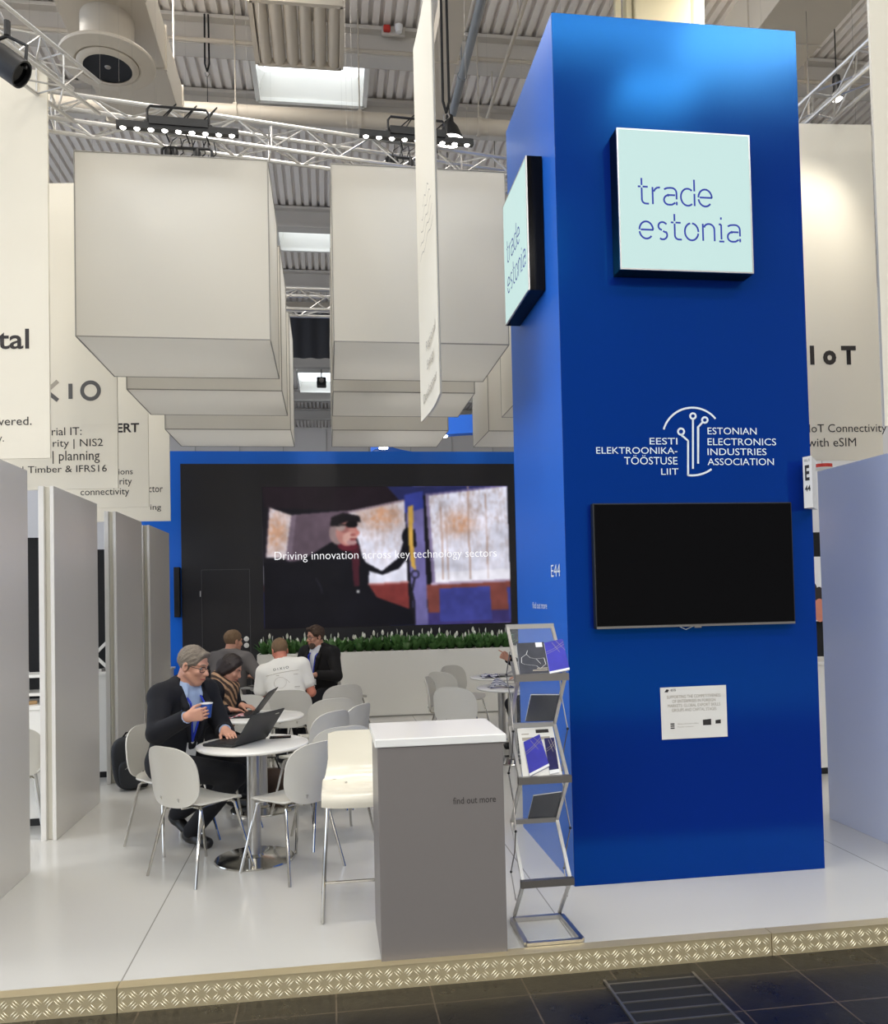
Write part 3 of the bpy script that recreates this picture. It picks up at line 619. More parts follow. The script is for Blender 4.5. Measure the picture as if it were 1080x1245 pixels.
# the video picture
def video():
    nx, ny = 370, 208; X, Y = np.meshgrid((np.arange(nx)+.5)*2+292, (np.arange(ny)+.5)*2+124); C = np.zeros((ny,nx,3)); C[:] = (24,22,28)
    rs = np.random.RandomState(3)
    def noise(sx, sy, seed=0):
        r = np.random.RandomState(seed).rand(ny//sy+3, nx//sx+3); yy = np.arange(ny)/sy; xx = np.arange(nx)/sx
        y0, x0 = yy.astype(int), xx.astype(int); fy, fx = (yy-y0)[:,None], (xx-x0)[None,:]
        g = lambda a, b: r[np.ix_(y0+a, x0+b)]
        return g(0,0)*(1-fy)*(1-fx)+g(1,0)*fy*(1-fx)+g(0,1)*(1-fy)*fx+g(1,1)*fy*fx
    def inpoly(P):
        m = np.zeros(X.shape, bool); n = len(P)
        for i in range(n):
            (x0,y0),(x1,y1) = P[i], P[(i+1)%n]
            if y0 == y1: continue
            c = ((Y > min(y0,y1)) & (Y <= max(y0,y1)) & (X < x0+(Y-y0)*(x1-x0)/(y1-y0))); m ^= c
        return m
    def poly(P, col): C[inpoly(P)] = col
    def ell(cx, cy, rx, ry, col): C[((X-cx)/rx)**2+((Y-cy)/ry)**2 < 1] = col
    def line(P, w, col):
        for (x0,y0),(x1,y1) in zip(P,P[1:]):
            t = np.clip(((X-x0)*(x1-x0)+(Y-y0)*(y1-y0))/((x1-x0)**2+(y1-y0)**2),0,1); C[np.hypot(X-x0-t*(x1-x0), Y-y0-t*(y1-y0)) < w/2] = col
    poly([(292,124),(660,124),(720,160),(545,195),(300,185)], (34,26,32)); poly([(660,124),(1030,124),(780,150),(700,170)], (40,44,90))
    poly([(390,206),(545,195),(575,320),(372,345)], (98,82,94))
    sky = np.stack([222+0*X, 222+0*X, 238+0*X],-1)
    def window(P, seed, warm):
        m = inpoly(P); t = (noise(3,6,seed)+.7*noise(2,3,seed+2)+noise(14,18,seed+1)+.6*noise(2,16,seed+3))/3.3; t = np.clip((t-.40)*3.2,0,1)[...,None]*np.clip((420-Y)/200,.05,1)[...,None]
        im = sky*(1-t*.62)+np.array((158,134,122))*t*.62; C[m] = im[m]
        k = np.exp(-(((X-warm[0])/warm[2])**2+((Y-warm[1])/warm[3])**2))*(.4+.8*noise(4,4,seed+5)); k = np.clip(k*.85,0,.7)[...,None]; C[m] = (C*(1-k)+np.array((205,140,95))*k)[m]
    window([(312,185),(376,208),(358,336),(300,331)], 11, (330,260,40,60)); poly([(376,208),(391,206),(373,345),(357,340)], (120,104,118)); line([(312,185),(300,331)], 4, (70,60,70))
    window([(545,200),(712,168),(716,412),(600,416),(575,300)], 21, (640,215,60,40)); line([(545,200),(712,166)], 6, (150,130,140))
    poly([(598,414),(718,410),(720,492),(640,480)], (120,52,50)); line([(598,416),(718,411)], 6, (175,120,120))
    poly([(772,420),(1034,412),(1034,506),(778,506)], (122,66,60)); poly([(775,504),(1034,500),(1034,541),(775,541)], (62,54,110))
    poly([(812,432),(967,428),(972,529),(812,533)], (62,66,140)); poly([(1020,432),(1034,432),(1034,530),(1026,530)], (62,66,140))
    window([(785,150),(1027,124),(1032,413),(797,416)], 31, (880,235,42,36)); poly([(797,385),(1032,375),(1032,413),(797,416)], (232,230,240))
    for (a, b, c) in ((822,250,4),(838,300,3),(905,180,4),(960,210,3)): line([(a,b-60),(a+3,405)], c, (176,146,132))
    line([(780,150),(796,416)], 10, (128,116,150)); line([(790,418),(1034,411)], 7, (170,150,172)); line([(780,150),(1030,122)], 6, (110,100,140))
    poly([(712,150),(768,138),(776,541),(734,541)], (110,104,158)); poly([(712,150),(768,138),(770,190),(713,205)], (56,66,150))
    poly([(292,345),(380,352),(440,320),(490,290),(522,280),(565,300),(592,350),(640,377),(690,338),(714,268),(742,252),(746,302),(692,370),(642,388),(602,376),(598,424),(612,450),(722,492),(736,541),(292,541)], (19,18,24))
    poly([(548,296),(574,300),(572,420),(556,420)], (70,30,40)); ell(540,300,30,16,(96,34,46))
    ell(510,262,24,34,(150,128,128)); ell(538,262,32,38,(188,130,122)); ell(545,278,20,18,(206,160,150)); ell(531,250,14,12,(160,104,100)); ell(570,262,6,8,(188,128,118)); poly([(560,240),(574,262),(566,272)], (190,120,112)); ell(552,290,16,8,(180,140,140))
    ell(520,246,14,10,(172,150,146)); ell(556,268,9,4,(150,86,84)); ell(556,281,11,3,(128,60,62)); ell(553,237,18,10,(18,16,20)); line([(505,240),(560,236)], 4, (20,18,20)); poly([(490,242),(492,216),(528,202),(576,212),(580,231),(545,227),(496,243)], (28,24,28))
    ell(722,276,20,28,(20,20,26)); poly([(722,186),(738,180),(736,290),(742,376),(728,362),(722,290)], (206,164,78))
    line(arc(740,388,11,0,360,16), 4, (24,24,30)); line([(738,398),(729,440),(735,470),(734,541)], 6, (28,26,34)); line([(445,395),(458,420),(462,438)], 3, (46,44,56)); ell(568,436,4,5,(200,200,200))
    C *= (.80+.34*noise(30,24,77)*.6+.34*noise(7,7,78)*.4)[...,None]
    K = C.copy()
    for ax in (0,1,0,1): K = (K+np.roll(K,1,ax)+np.roll(K,-1,ax))/3
    return nx, ny, K
nx, ny, K = video()
px0, px1, pz0, pz1 = -.915, 2.667, 1.25, 3.275
xs, zs = np.linspace(px0,px1,nx+1), np.linspace(pz1,pz0,ny+1)
GX, GZ = np.meshgrid(xs, zs); vv = np.stack([GX, np.full_like(GX,11.992), GZ],-1).reshape(-1,3)
idx = np.arange((nx+1)*(ny+1)).reshape(ny+1,nx+1); fc = np.stack([idx[1:,:-1],idx[1:,1:],idx[:-1,1:],idx[:-1,:-1]],-1).reshape(-1,4)
me = bpy.data.meshes.new('video_picture'); me.from_pydata(vv.tolist(), [], fc.tolist())
ca = me.color_attributes.new('Col','FLOAT_COLOR','CORNER'); k = K.reshape(-1,3)/255; k = np.where(k <= .04045, k/12.92, ((k+.055)/1.055)**2.4)
ca.data.foreach_set('color', np.repeat(np.concatenate([k, np.ones((len(k),1))],1), 4, 0).astype(np.float32).ravel())
M['video'] = attr_mat('video', 1.0); me.materials.append(M['video']); link('video_picture', me, lw, False, True)
a, b = at(334,675,Y=11.985), at(604,673,Y=11.985)
lettering('caption', 'Driving innovation across key technology sectors', 'screen_ink', lw, (a.x,11.988,at(470,682,Y=11.985).z), FX, FZ, b.x-a.x, .155, 'L', .002, bold=-.012)
t = thing('wall_screen', 'thin black screen seen edge-on on the blue wall left of the display wall', 'screen', (-2.1,12.0,1.8))
bm = NB(); box(bm, -2.135, -2.06, 11.95, 12.058, 1.45, 2.15, .004); obj('screen_case', bm, 'black', t, False, True)
pl = thing('planter', 'long white planter box below the display wall', 'planter', (.8,11.77,0))
bm = NB(); x0, x1 = -.985, 2.75
for q in ((x0,x1,11.6,11.625), (x0,x1,11.93,11.955), (x0,x0+.025,11.625,11.93), (x1-.025,x1,11.625,11.93)): box(bm, *q, 0, .915, .003)
obj('box', bm, 'planter_white', pl, False, True)
bm = NB(); box(bm, x0+.03, x1-.03, 11.63, 11.925, .80, .875); obj('soil', bm, 'soil', pl, False, True)
bm = NB(); box(bm, x0, x1, 11.592, 11.6, .0, .02); obj('plinth_strip', bm, 'seam', pl, False, True)
def lily():
    r = thing('peace_lily', 'leafy green plant with white spathe flowers in the long white planter', 'plant', (0,0,.87), 0, 'peace lilies in the white planter')
    bm = NB(); rnd = random.Random(5)
    for k in range(34):
        a = rnd.uniform(0,2*PI); L = rnd.uniform(.22,.36); lean = rnd.uniform(.25,1.0); w = rnd.uniform(.026,.040); d = V(math.cos(a),math.sin(a)*.8,0); s = V(-math.sin(a),math.cos(a),0)
        prev = None
        for i in range(6):
            t = i/5; p = d*(L*math.sin(lean*t*1.5)*.72)+V(0,0,L*(t-.45*lean*t*t)*.95); ww = w*math.sin(PI*min(1,.08+t*.92))**.8*(1 if t < 1 else .1)
            c = (bm.verts.new(p-s*ww+V(0,0,ww*.4)), bm.verts.new(p), bm.verts.new(p+s*ww+V(0,0,ww*.4)))
            if prev:
                bm.faces.new((prev[0],prev[1],c[1],c[0])); bm.faces.new((prev[1],prev[2],c[2],c[1]))
            prev = c
    obj('foliage', bm, 'leaf', r)
    for k in range(3):
        a = 2.1*k+.6; h = .19+.04*k; bm = NB(); bx = V(math.cos(a)*.055, math.sin(a)*.05, 0); top = bx*1.3+V(0,0,h)
        def sp(u, v):
            z = v*.085; w = .022*math.sin(PI*min(1,.12+.88*v))**.8; th = (u-.5)*2.4
            return top+V(w*math.sin(th)*math.cos(a)-w*math.cos(th)*math.sin(a)*.6, w*math.sin(th)*math.sin(a)+w*math.cos(th)*math.cos(a)*.6, z)
        shell(bm, sp, 6, 7, .002); f = obj('flower', bm, 'petal', r)
        bm = NB(); tube(bm, [V(0,0,0), bx*.8+V(0,0,h*.6), top], .003, 5); obj('stem', bm, 'stalk', f)
    return r
L0 = lily(); rnd = random.Random(2); nL = 27
for k in range(nL):
    x = -.90+k*(3.42/(nL-1)); y = 11.73+rnd.uniform(-.04,.09); rz = rnd.uniform(0,6.28); sc = rnd.uniform(.8,1.0)
    o = L0 if k == 0 else copy_tree(L0); o.location = (x,y,.868); o.rotation_euler = (0,0,rz); o.scale = (sc,sc,sc)
# ---------------------------------------------------------------- information counter
ct = thing('counter', 'grey-mauve laminated information counter with printed caption at the stand edge', 'counter', (.495,4.05,0))
bm = NB(); box(bm, .207, .790, 3.806, 4.30, 0, .968, .003); obj('counter_body', bm, 'counter_laminate', ct, False, True)
bm = NB(); box(bm, .195, .806, 3.796, 4.31, .970, 1.008, .004); obj('counter_top', bm, 'white_gloss', ct, False, True)
a, b = at(551,972,Y=3.805), at(603,970,Y=3.805)
lettering('lettering', 'find out more', 'ink', ct, (a.x,3.8055,at(577,976.5,Y=3.805).z), FX, FZ, b.x-a.x, .031, 'L', .001)
# ---------------------------------------------------------------- folding brochure rack
RX0, RX1 = .893, 1.143
rk = thing('brochure_rack', 'folding zigzag metal brochure rack between counter and blue tower', 'rack', ((RX0+RX1)/2,4.0,0))
FY, BY = 3.935, 4.155
zz = [(BY,1.49),(FY,1.25),(BY,.987),(FY,.757),(BY,.502),(FY,.265),(BY,.03)]
for i in range(6):
    (ya,za),(yb,zb) = zz[i], zz[i+1]; bm = NB()
    bar(bm, (RX0+.008,ya,za), (RX0+.008,yb,zb), .016, .013); obj('side_rail', bm, 'alu', rk, False, True)
    bm = NB(); bar(bm, (RX1-.008,ya,za), (RX1-.008,yb,zb), .016, .013); fr = obj('side_rail', bm, 'alu', rk, False, True)
    bm = NB(); d = V(0,yb-ya,zb-za).normalized(); nn = V(1,0,0).cross(d)
    prism(bm, [V(RX0+.014,ya,za)+d*.01, V(RX1-.014,ya,za)+d*.01, V(RX1-.014,yb,zb)-d*.01, V(RX0+.014,yb,zb)-d*.01], nn*.003); obj('acrylic_pane', bm, 'acrylic', fr, False, True)
for i, (y, z) in enumerate(zz[:-1]):
    bm = NB()
    if y == FY: bar(bm, (RX0-.006,y-.006,z), (RX1+.006,y-.006,z), .030, .034)
    else: bar(bm, (RX0,y,z), (RX1,y,z), .020, .024)
    obj('cross_bar', bm, 'alu_dark' if y == FY else 'alu', rk, False, True)
bm = NB(); pts = [(RX0-.005,4.155,.012),(RX1+.005,4.155,.012),(RX1+.015,3.845,.012),(RX0-.005,3.845,.012)]
for k in range(4): bar(bm, pts[k], pts[(k+1)%4], .022, .022)
bt = obj('base_frame', bm, 'alu', rk, False, True)
bm = NB(); box(bm, RX0+.005, RX1-.0, 3.86, 4.145, .004, .01); obj('base_plate', bm, 'acrylic', bt, False, True)
for x, sx in ((RX0-.006,-1),(RX1+.006,1)):
    for i in range(1, 6):
        (y,z) = zz[i]; (y0,z0), (y2,z2) = zz[i-1], zz[i+1]; pv = y+(.18 if y == FY else -.17)
        bm = NB(); tube(bm, [(x,(y+y0)/2,(z+z0)/2),(x+sx*.006,pv,z),(x,(y+y2)/2,(z+z2)/2)], .0032, 6)
        lr = obj('link_rod', bm, 'alu_dark', rk, True, True)
        bm = NB(); bmesh.ops.create_uvsphere(bm, u_segments=8, v_segments=6, radius=.007, matrix=Matrix.Translation((x+sx*.006,pv,z))); obj('pivot', bm, 'black', lr, True, True)
def leaflet(name, label, cat, i, quad, m, off=.004, th=.005, group=None, deco=None):
    (ya,za),(yb,zb) = zz[i], zz[i+1]; d = V(0,yb-ya,zb-za).normalized(); nn = V(1,0,0).cross(d)
    if nn.z < 0: nn = -nn
    if i % 2: nn = nn        # the returning panes carry their leaflets on the upper side too
    o = V(0,ya,za)+nn*off; P = [atp(x, y, o, nn) for x, y in quad]; c = sum(P, V(0,0,0))/4
    t = thing(name, label, cat, tuple(c), 0, group)
    bm = NB(); prism(bm, P, nn*th); obj('pages', bm, 'paper', t, False, True)
    bm = NB(); e = [p+nn*(th+.0004)*1 for p in P]; f = [p-nn*.0012 for p in P]
    prism(bm, e, nn*.0008); prism(bm, f, nn*.0008); cv = obj('cover', bm, m, t, False, True)
    def q(u, v): 
        a, b = P[3].lerp(P[2],u), P[0].lerp(P[1],u); return a.lerp(b, v)+nn*(th+.0016)
    if deco:
        for typ, arg, mm in deco:
            bm = NB()
            if typ == 'line':
                for ln in arg:
                    for (p0, p1) in zip(ln, ln[1:]): bar(bm, q(*p0), q(*p1), .0022, .0006)
            else:
                for (u0,v0,u1,v1) in arg: prism(bm, [q(u0,v0),q(u1,v0),q(u1,v1),q(u0,v1)], nn*.0006)
            obj('cover_print', bm, mm, cv, False, True)
    return t
hexl = [[(.1,.35),(.12,.52),(.3,.62),(.42,.5),(.62,.46),(.75,.3)],[(.1,.35),(.2,.3),(.6,.24),(.7,.14),(.92,.28)],[(.3,.62),(.36,.74)],[(.62,.46),(.9,.48),(.92,.28)]]
stl = [[(0,.68),(.5,.76),(1,.9)],[(0,.62),(.5,.7),(1,.82)],[(.4,.95),(.7,.6)],[(.6,1),(1,.62)]]
leaflet('brochure', 'dark grey brochure with pale line pattern on the top shelf of the rack', 'brochure', 0, ((628,783),(661,781.5),(668.5,819),(632,820.5)), 'brochure_dark', deco=[('line',hexl,'paper'),('rect',[(.68,.84,.92,.99)],'paper'),('rect',[(.45,.08,.95,.11),(.6,.14,.95,.17)],'ink_pale')])
leaflet('brochure', 'violet blue brochure leaning out over the right end of the top shelf', 'brochure', 0, ((661.5,782.5),(684,777.5),(692.5,815),(668.5,820)), 'brochure_blue', .011, deco=[('line',stl,'ink_pale'),('rect',[(0,0,1,.06)],'paper')])
leaflet('brochure', 'dark brochure with a white edge lying on the rack below the top cross bar', 'brochure', 1, ((645.7,845),(680.5,845),(673,876.5),(639,877)), 'brochure_dark', deco=[('rect',[(0,.97,1,1),(.38,.04,.6,.16)],'ink_pale'),('line',[[(.2,.3),(.4,.36),(.7,.32)],[(.2,.6),(.5,.66),(.8,.58)],[(.15,.48),(.5,.52)]],'ink_pale')])
leaflet('poster', 'pale printed sheet behind the purple booklets on the middle shelf of the rack', 'poster', 2, ((629,886),(672,883.5),(684,944),(636,947)), 'sheet', .002, .001, deco=[('rect',[(.5,.88,.86,.95)],'ink'),('rect',[(.1,.74,.4,.8),(.6,.74,.86,.8),(.1,.86,.3,.88)],'ink_pale')])
leaflet('booklet', 'violet blue booklet with white lower edge tilted on the middle shelf of the rack', 'booklet', 2, ((636.5,903),(656,893.5),(668,932),(644,944.5)), 'brochure_blue', .008, deco=[('line',stl,'ink_pale'),('rect',[(0,0,1,.07)],'paper')])
leaflet('booklet', 'dark purple booklet standing right of the tilted violet one', 'booklet', 2, ((661.5,898.5),(673.5,897.5),(680,940),(668.5,942)), 'brochure_night', .005, deco=[('line',stl,'ink_pale'),('rect',[(0,0,1,.1)],'paper')])
leaflet('brochure', 'dark brochure lying low in the rack, above the empty lower shelves', 'brochure', 3, ((648.8,967.7),(683,963),(676.5,994.5),(642,995.5)), 'brochure_dark', deco=[('rect',[(0,.9,1,.97),(.45,.06,.68,.2)],'ink_pale'),('line',[[(.1,.75),(.5,.72),(.9,.8)]],'ink_pale')])
# ---------------------------------------------------------------- tables
def table(label, x, y, r=.355):
    t = thing('round_table', label, 'table', (x,y,0), 0, 'round white bistro tables')
    bm = NB(); lathe(bm, [(0,.716),(r-.012,.716),(r-.003,.722),(r,.729),(r-.003,.737),(r-.01,.74),(0,.74)], 56); obj('tabletop', bm, 'white_gloss', t)
    bm = NB(); lathe(bm, [(0,.012),(.043,.012),(.043,.70),(.09,.706),(.09,.716),(0,.716)], 28); obj('column', bm, 'steel', t)
    bm = NB(); lathe(bm, [(0,0),(.25,0),(.252,.006),(.247,.012),(.15,.019),(.06,.026),(.046,.04),(0,.04)], 48); obj('base', bm, 'chrome', t)
    return t
table('round white table with steel column nearest the camera, laptop and man at it', -.5, 5.48)
table('round white table where the woman with the scarf sits', -.55, 6.76, .34)
table('round white table between the grey-jacketed man and the man in a white shirt', -.5, 8.95, .34)
table('round white table behind the brochure rack with a patterned folder on it', 1.8, 8.15)
table('round white table by the planter with papers lying on it', 1.92, 9.25)
# ---------------------------------------------------------------- chairs
def make_chair(label):
    t = thing('chair', label, 'chair', (0,0,0), 0, 'white shell chairs')
    sq = squircle(.212, .205, 3.6)
    def seat(u, v):
        x, y = sq(u, v); z = .452+.010*(abs(x)/.2)**2-.035*max(0,(y-.12)/.085)**2+.03*max(0,(-y-.13)/.075)**2
        return V(x*(1-.05*(y<0)), y, z)
    bm = NB(); shell(bm, seat, 14, 14, .011); obj('seat', bm, 'plastic', t)
    sb = squircle(.224, .195, 3.0)
    def back(u, v):
        x, z = sb(u, v); zz_ = z+.195; return V(x*(1+.0*zz_), -.205-.045*(zz_/.39)**1.5-.02+.05*(x/.2)**2*.8-.012*max(0,.1-zz_), .442+zz_*.93)
    bm = NB(); shell(bm, back, 16, 16, .010); obj('backrest', bm, 'plastic', t)
    for sx in (-1, 1):
        for (y0, y1) in ((.12,.215),(-.13,-.225)):
            bm = NB(); tube(bm, [(sx*.10,y0*.7,.430),(sx*.150,y0*.95,.432),(sx*.166,y0*1.02,.418),(sx*.225,y1,.0)], .0095, 8); obj('leg', bm, 'chrome', t)
    bm = NB(); tube(bm, [(-.13,.11,.432),(.13,.11,.432),(.13,-.12,.432),(-.13,-.12,.432)], .009, 8, closed=True)
    tube(bm, [(-.08,-.12,.434),(-.08,-.20,.438),(-.08,-.228,.50)], .008, 8); tube(bm, [(.08,-.12,.434),(.08,-.20,.438),(.08,-.228,.50)], .008, 8)
    obj('seat_frame', bm, 'chrome', t); return t
ch0 = None
def chair(label, x, y, fx, fy, sc=1):
    global ch0
    rz = math.atan2(-fx, fy)
    if ch0 is None: ch0 = make_chair(label); ch0.location = (x,y,0); ch0.rotation_euler = (0,0,rz); o = ch0
    else: o = dup(ch0, (x,y,0), rz, label)
    return o
chair('empty white shell chair in front left of the near table, its back to the camera', -.80, 5.29, .68, .73)
chair('empty white shell chair right of the near table, its grey-shaded back to the camera', -.25, 5.22, -.70, .71)
chair('white shell chair the man in the navy jacket sits on', -1.09, 5.95, .72, -.69)
chair('white shell chair half hidden behind the cream bar stool', .0, 5.83, -.36, .93)
chair('white shell chair at the right side of the scarf woman table', -.16, 6.55, -.75, .66)
chair('empty white shell chair close behind the navy-jacketed man, seat under the table edge', -.80, 6.33, .9, .42)
chair('white shell chair under the woman with the scarf', -1.02, 7.08, .93, -.36)
chair('white shell chair with a broad back right behind the scarf woman table', -.06, 7.42, -.35, .93)
chair('white shell chair beyond the scarf woman table, turned towards the camera', -.72, 7.45, .2, -.98)
chair('white shell chair between the broad-backed chair and the bar stool', 0.03, 6.88, -.86, .5)
chair('white shell chair next to the right elbow of the man in the white shirt', .03, 8.55, -.45, .9)
chair('white shell chair of the man seen from behind in the grey jacket', -1.02, 9.2, .45, .9)
chair('white shell chair of the man in the printed white shirt', -.40, 8.26, .0, 1)
chair('white shell chair of the bearded man in the black jacket', -.20, 9.95, -.7, -.7)
chair('white shell chair alone by the planter, seen from its side', .22, 10.45, .93, .38)
chair('white shell chair nearest the counter in the group behind the brochure rack', 1.27, 7.92, .55, .84)
chair('white shell chair seen edge-on with its legs showing, left of the rack group', 1.26, 8.72, .96, -.28)
chair('white shell chair behind the edge-on one in the rack group', 1.42, 9.5, .75, .66)
chair('white shell chair nearest the planter in the group behind the rack', 1.62, 9.95, .6, -.8)
chair('white shell chair seen in the gap between the two nearest left partitions', -2.30, 6.38, -.3, .95)
chair('white shell chair under the pointing person behind the rack', 2.36, 8.72, -.97, -.2)
# ---------------------------------------------------------------- bar stool
def stool(label, x, y, rz):
    t = thing('bar_stool', label, 'stool', (x,y,0), rz, 'cream bar stools')
    pr = [(.205,.575),(.212,.60),(.205,.625),(.18,.638),(.12,.640),(.04,.634),(-.06,.630),(-.13,.638),(-.175,.668),(-.2,.72),(-.212,.79),(-.222,.86),(-.226,.905)]
    N = len(pr)
    def f(u, v):
        k = min(int(v*(N-1)), N-2); q = v*(N-1)-k; c4 = [pr[min(max(k+i,0),N-1)] for i in (-1,0,1,2)]
        y_, z_ = (.5*(2*c4[1][i]+(c4[2][i]-c4[0][i])*q+(2*c4[0][i]-5*c4[1][i]+4*c4[2][i]-c4[3][i])*q*q+(3*c4[1][i]-c4[0][i]-3*c4[2][i]+c4[3][i])*q**3) for i in (0,1))
        xx = (u-.5)*2; wd = .212-.006*v if v < .55 else .209-.034*min(1,(v-.55)/.25)
        return V(xx*wd, y_+(.018*xx*xx if v > .6 else 0), z_+(.012*xx**4 if v < .6 else -.012*xx**8*(v-.6)/.4))
    bm = NB(); shell(bm, f, 12, 60, .016); s = obj('seat_shell', bm, 'cream', t)
    for sx in (-.08, .08):
        bm = NB(); bmesh.ops.create_uvsphere(bm, u_segments=10, v_segments=6, radius=.010, matrix=Matrix.Translation((sx,-.09,.642)) @ Matrix.Diagonal((1,1,.4,1))); obj('screw_cap', bm, 'chrome', s)
    for sx in (-1, 1):
        bm = NB(); tube(bm, [(sx*.13,.14,.60),(sx*.17,.165,.595),(sx*.18,.17,.57),(sx*.215,.235,.03),(sx*.216,.232,.011),(sx*.216,.21,.009),(sx*.216,-.18,.009),(sx*.216,-.205,.012),(sx*.215,-.212,.03),(sx*.185,-.14,.57),(sx*.175,-.135,.595),(sx*.13,-.12,.605)], .0095, 8); obj('sled_leg', bm, 'chrome', t)
    bm = NB(); tube(bm, [(-.205,.214,.2),(.205,.214,.2)], .008, 8); obj('footrest', bm, 'chrome', t)
    bm = NB(); box(bm, -.14, .14, -.13, .15, .598, .618, .004); obj('seat_plate', bm, 'alu_dark', t)
    return t
st = stool('glossy cream bar stool on chrome sled legs left of the grey counter', .155, 4.545, PI)
dup(st, (-2.02,11.0,0), 1.4, 'white bar stool far back by the blue wall, behind the man with the cup')
# ---------------------------------------------------------------- table-top things
def laptop(label, x, y, z, rz, lean, m='laptop', wd=.355):
    t = thing('laptop', label, 'laptop', (x,y,z), rz); d = .235
    bm = NB(); box(bm, -wd/2, wd/2, .0, d, .002, .018, .004); b = obj('base', bm, m, t)
    bm = NB(); box(bm, -wd/2+.02, wd/2-.02, .02, .13, .018, .0205, .001); obj('keyboard', bm, 'keys', b, False)
    bm = NB(); box(bm, -.05, .05, .145, .215, .018, .0188); obj('touchpad', bm, 'black', b, False)
    R = Matrix.Translation((0,-.002,.016)) @ Matrix.Rotation(math.radians(lean),4,'X')
    bm = NB(); box(bm, -wd/2, wd/2, -.007, 0, .0, .24, .003, R); l = obj('lid', bm, m, t)
    bm = NB(); box(bm, -wd/2+.008, wd/2-.008, 0, .0012, .012, .232, 0, R); obj('screen', bm, 'black_gloss', l, False)
    bm = NB(); box(bm, .095, .135, -.0078, -.007, .205, .213, 0, R); obj('badge', bm, 'alu', l, False)
    bm = NB(); tube(bm, [(-.12,0,.014),(.12,0,.014)], .006, 8); obj('hinge', bm, 'black', b)
    return t
laptop('open black laptop of the navy-jacketed man on the nearest round table', -.515, 5.46, .740, math.radians(59), 36)
laptop('open dark laptop on the scarf woman table, lid tilted to the right', -.60, 6.80, .740, math.radians(82), 38)
laptop('small blue-grey laptop lid standing far back beside the white-shirted man', -.66, 8.86, .740, math.radians(70), 12, 'laptop_grey', .30)
laptop('grey laptop on the table behind the brochure rack', 1.93, 8.10, .740, math.radians(-62), 14, 'laptop_grey', .32)
def cup(label, p, rz=0, tilt=0):
    t = thing('paper_cup', label, 'cup', p, rz); t.rotation_euler = (tilt, 0, rz)
    bm = NB(); lathe(bm, [(0,.0),(.0265,.0),(.0272,.004),(.0375,.086)], 28); obj('cup_body', bm, 'cup_blue', t)
    bm = NB(); lathe(bm, [(.0375,.086),(.0395,.088),(.0395,.092),(.0365,.092),(.0268,.006),(0,.006)], 28); obj('cup_rim', bm, 'paper', t)
    return t
CUP = V(-.775, 5.40, .925)
cup('blue paper cup held up by the man in the navy jacket', tuple(CUP), 0, 0)
cup('blue paper cup standing on the table in front of the grey-jacketed man', (-.74,8.82,.740))
t = thing('smartphone', 'flat dark phone lying behind the laptop on the nearest table', 'phone', (-.33,5.62,.74))
bm = NB(); box(bm, -.405, -.265, 5.60, 5.665, .740, .749, .003); obj('phone_body', bm, 'black_gloss', t, False, True)
t = thing('magazine', 'open pink and white magazine in front of the woman with the scarf', 'magazine', (-.78,6.72,.74))
def mg(u, v): return V(-.90+.26*u, 6.62+.2*v+.02*u, .7465+.016*abs(math.sin(PI*u*2))*(1-.3*v))
bm = NB(); shell(bm, mg, 16, 6, .005); obj('pages', bm, 'magazine', t, True, True)
# folder and papers at the right tables
t = thing('folder', 'blue and white patterned folder slumped on the table behind the rack', 'folder', (1.66,8.05,.74))
def fd(u, v): return V(1.55+.24*u, 8.0+.16*v, .745+.075*math.sin(PI*min(1,u*1.1))**1.5*(.5+.5*v)+.01*math.sin(9*u+4*v))
bm = NB(); shell(bm, fd, 14, 10, .008); obj('cover', bm, 'folder_print', t, True, True)
t = thing('papers', 'grey and white loose papers curling on the table by the planter', 'papers', (1.85,9.15,.74))
def pp(u, v): return V(1.74+.34*u, 9.08+.2*v, .744+.085*u**2*(1-.3*v)+.012*math.sin(7*u))
bm = NB(); shell(bm, pp, 14, 6, .004); obj('sheet', bm, 'laptop_grey', t, True, True)
def pq(u, v): return V(1.66+.2*u, 9.0+.18*v, .746+.035*math.sin(5*u+3*v)**2)
bm = NB(); shell(bm, pq, 12, 8, .003); obj('sheet', bm, 'folder_print', t, True, True)
# ---------------------------------------------------------------- backpack
def pillow(bm, c, a, b, h, n=3.0, nu=24, nv=14, mtx=None):
    rings = []; sg = lambda q, e: math.copysign(abs(q)**e, q)
    vs = []
    for j in range(nv+1):
        ph = -PI/2+PI*j/nv; row = []
        for i in range(nu):
            th = 2*PI*i/nu
            p = V(c[0]+a*sg(math.cos(ph),2/n)*sg(math.cos(th),2/n), c[1]+b*sg(math.cos(ph),2/n)*sg(math.sin(th),2/n), c[2]+h*sg(math.sin(ph),2/n)); row.append(bm.verts.new(p))
        rings.append(row); vs += row
    for A_, B_ in zip(rings, rings[1:]):
        for i in range(nu): bm.faces.new((A_[i],A_[(i+1)%nu],B_[(i+1)%nu],B_[i]))
    bmesh.ops.remove_doubles(bm, verts=vs, dist=1e-5)
    if mtx: bmesh.ops.transform(bm, matrix=mtx, verts=[v for v in vs if v.is_valid])
bp_ = thing('backpack', 'dark grey backpack leaning on the floor against the left partition', 'backpack', (-1.76,7.80,0), math.radians(20))
bm = NB(); pillow(bm, (0,0,.235), .16, .10, .235, 3.2, 28, 18, Matrix.Rotation(-.10,4,'Y')); obj('main_bag', bm, 'pack', bp_)
bm = NB(); pillow(bm, (.0,-.105,.15), .125, .045, .13, 3.2, 24, 14, Matrix.Rotation(-.10,4,'Y')); pk = obj('front_pocket', bm, 'pack', bp_)
bm = NB(); tube(bm, [(-.09,-.148,.20),(-.02,-.153,.255),(.08,-.148,.20)], .004, 6); obj('zip', bm, 'alu_dark', pk)
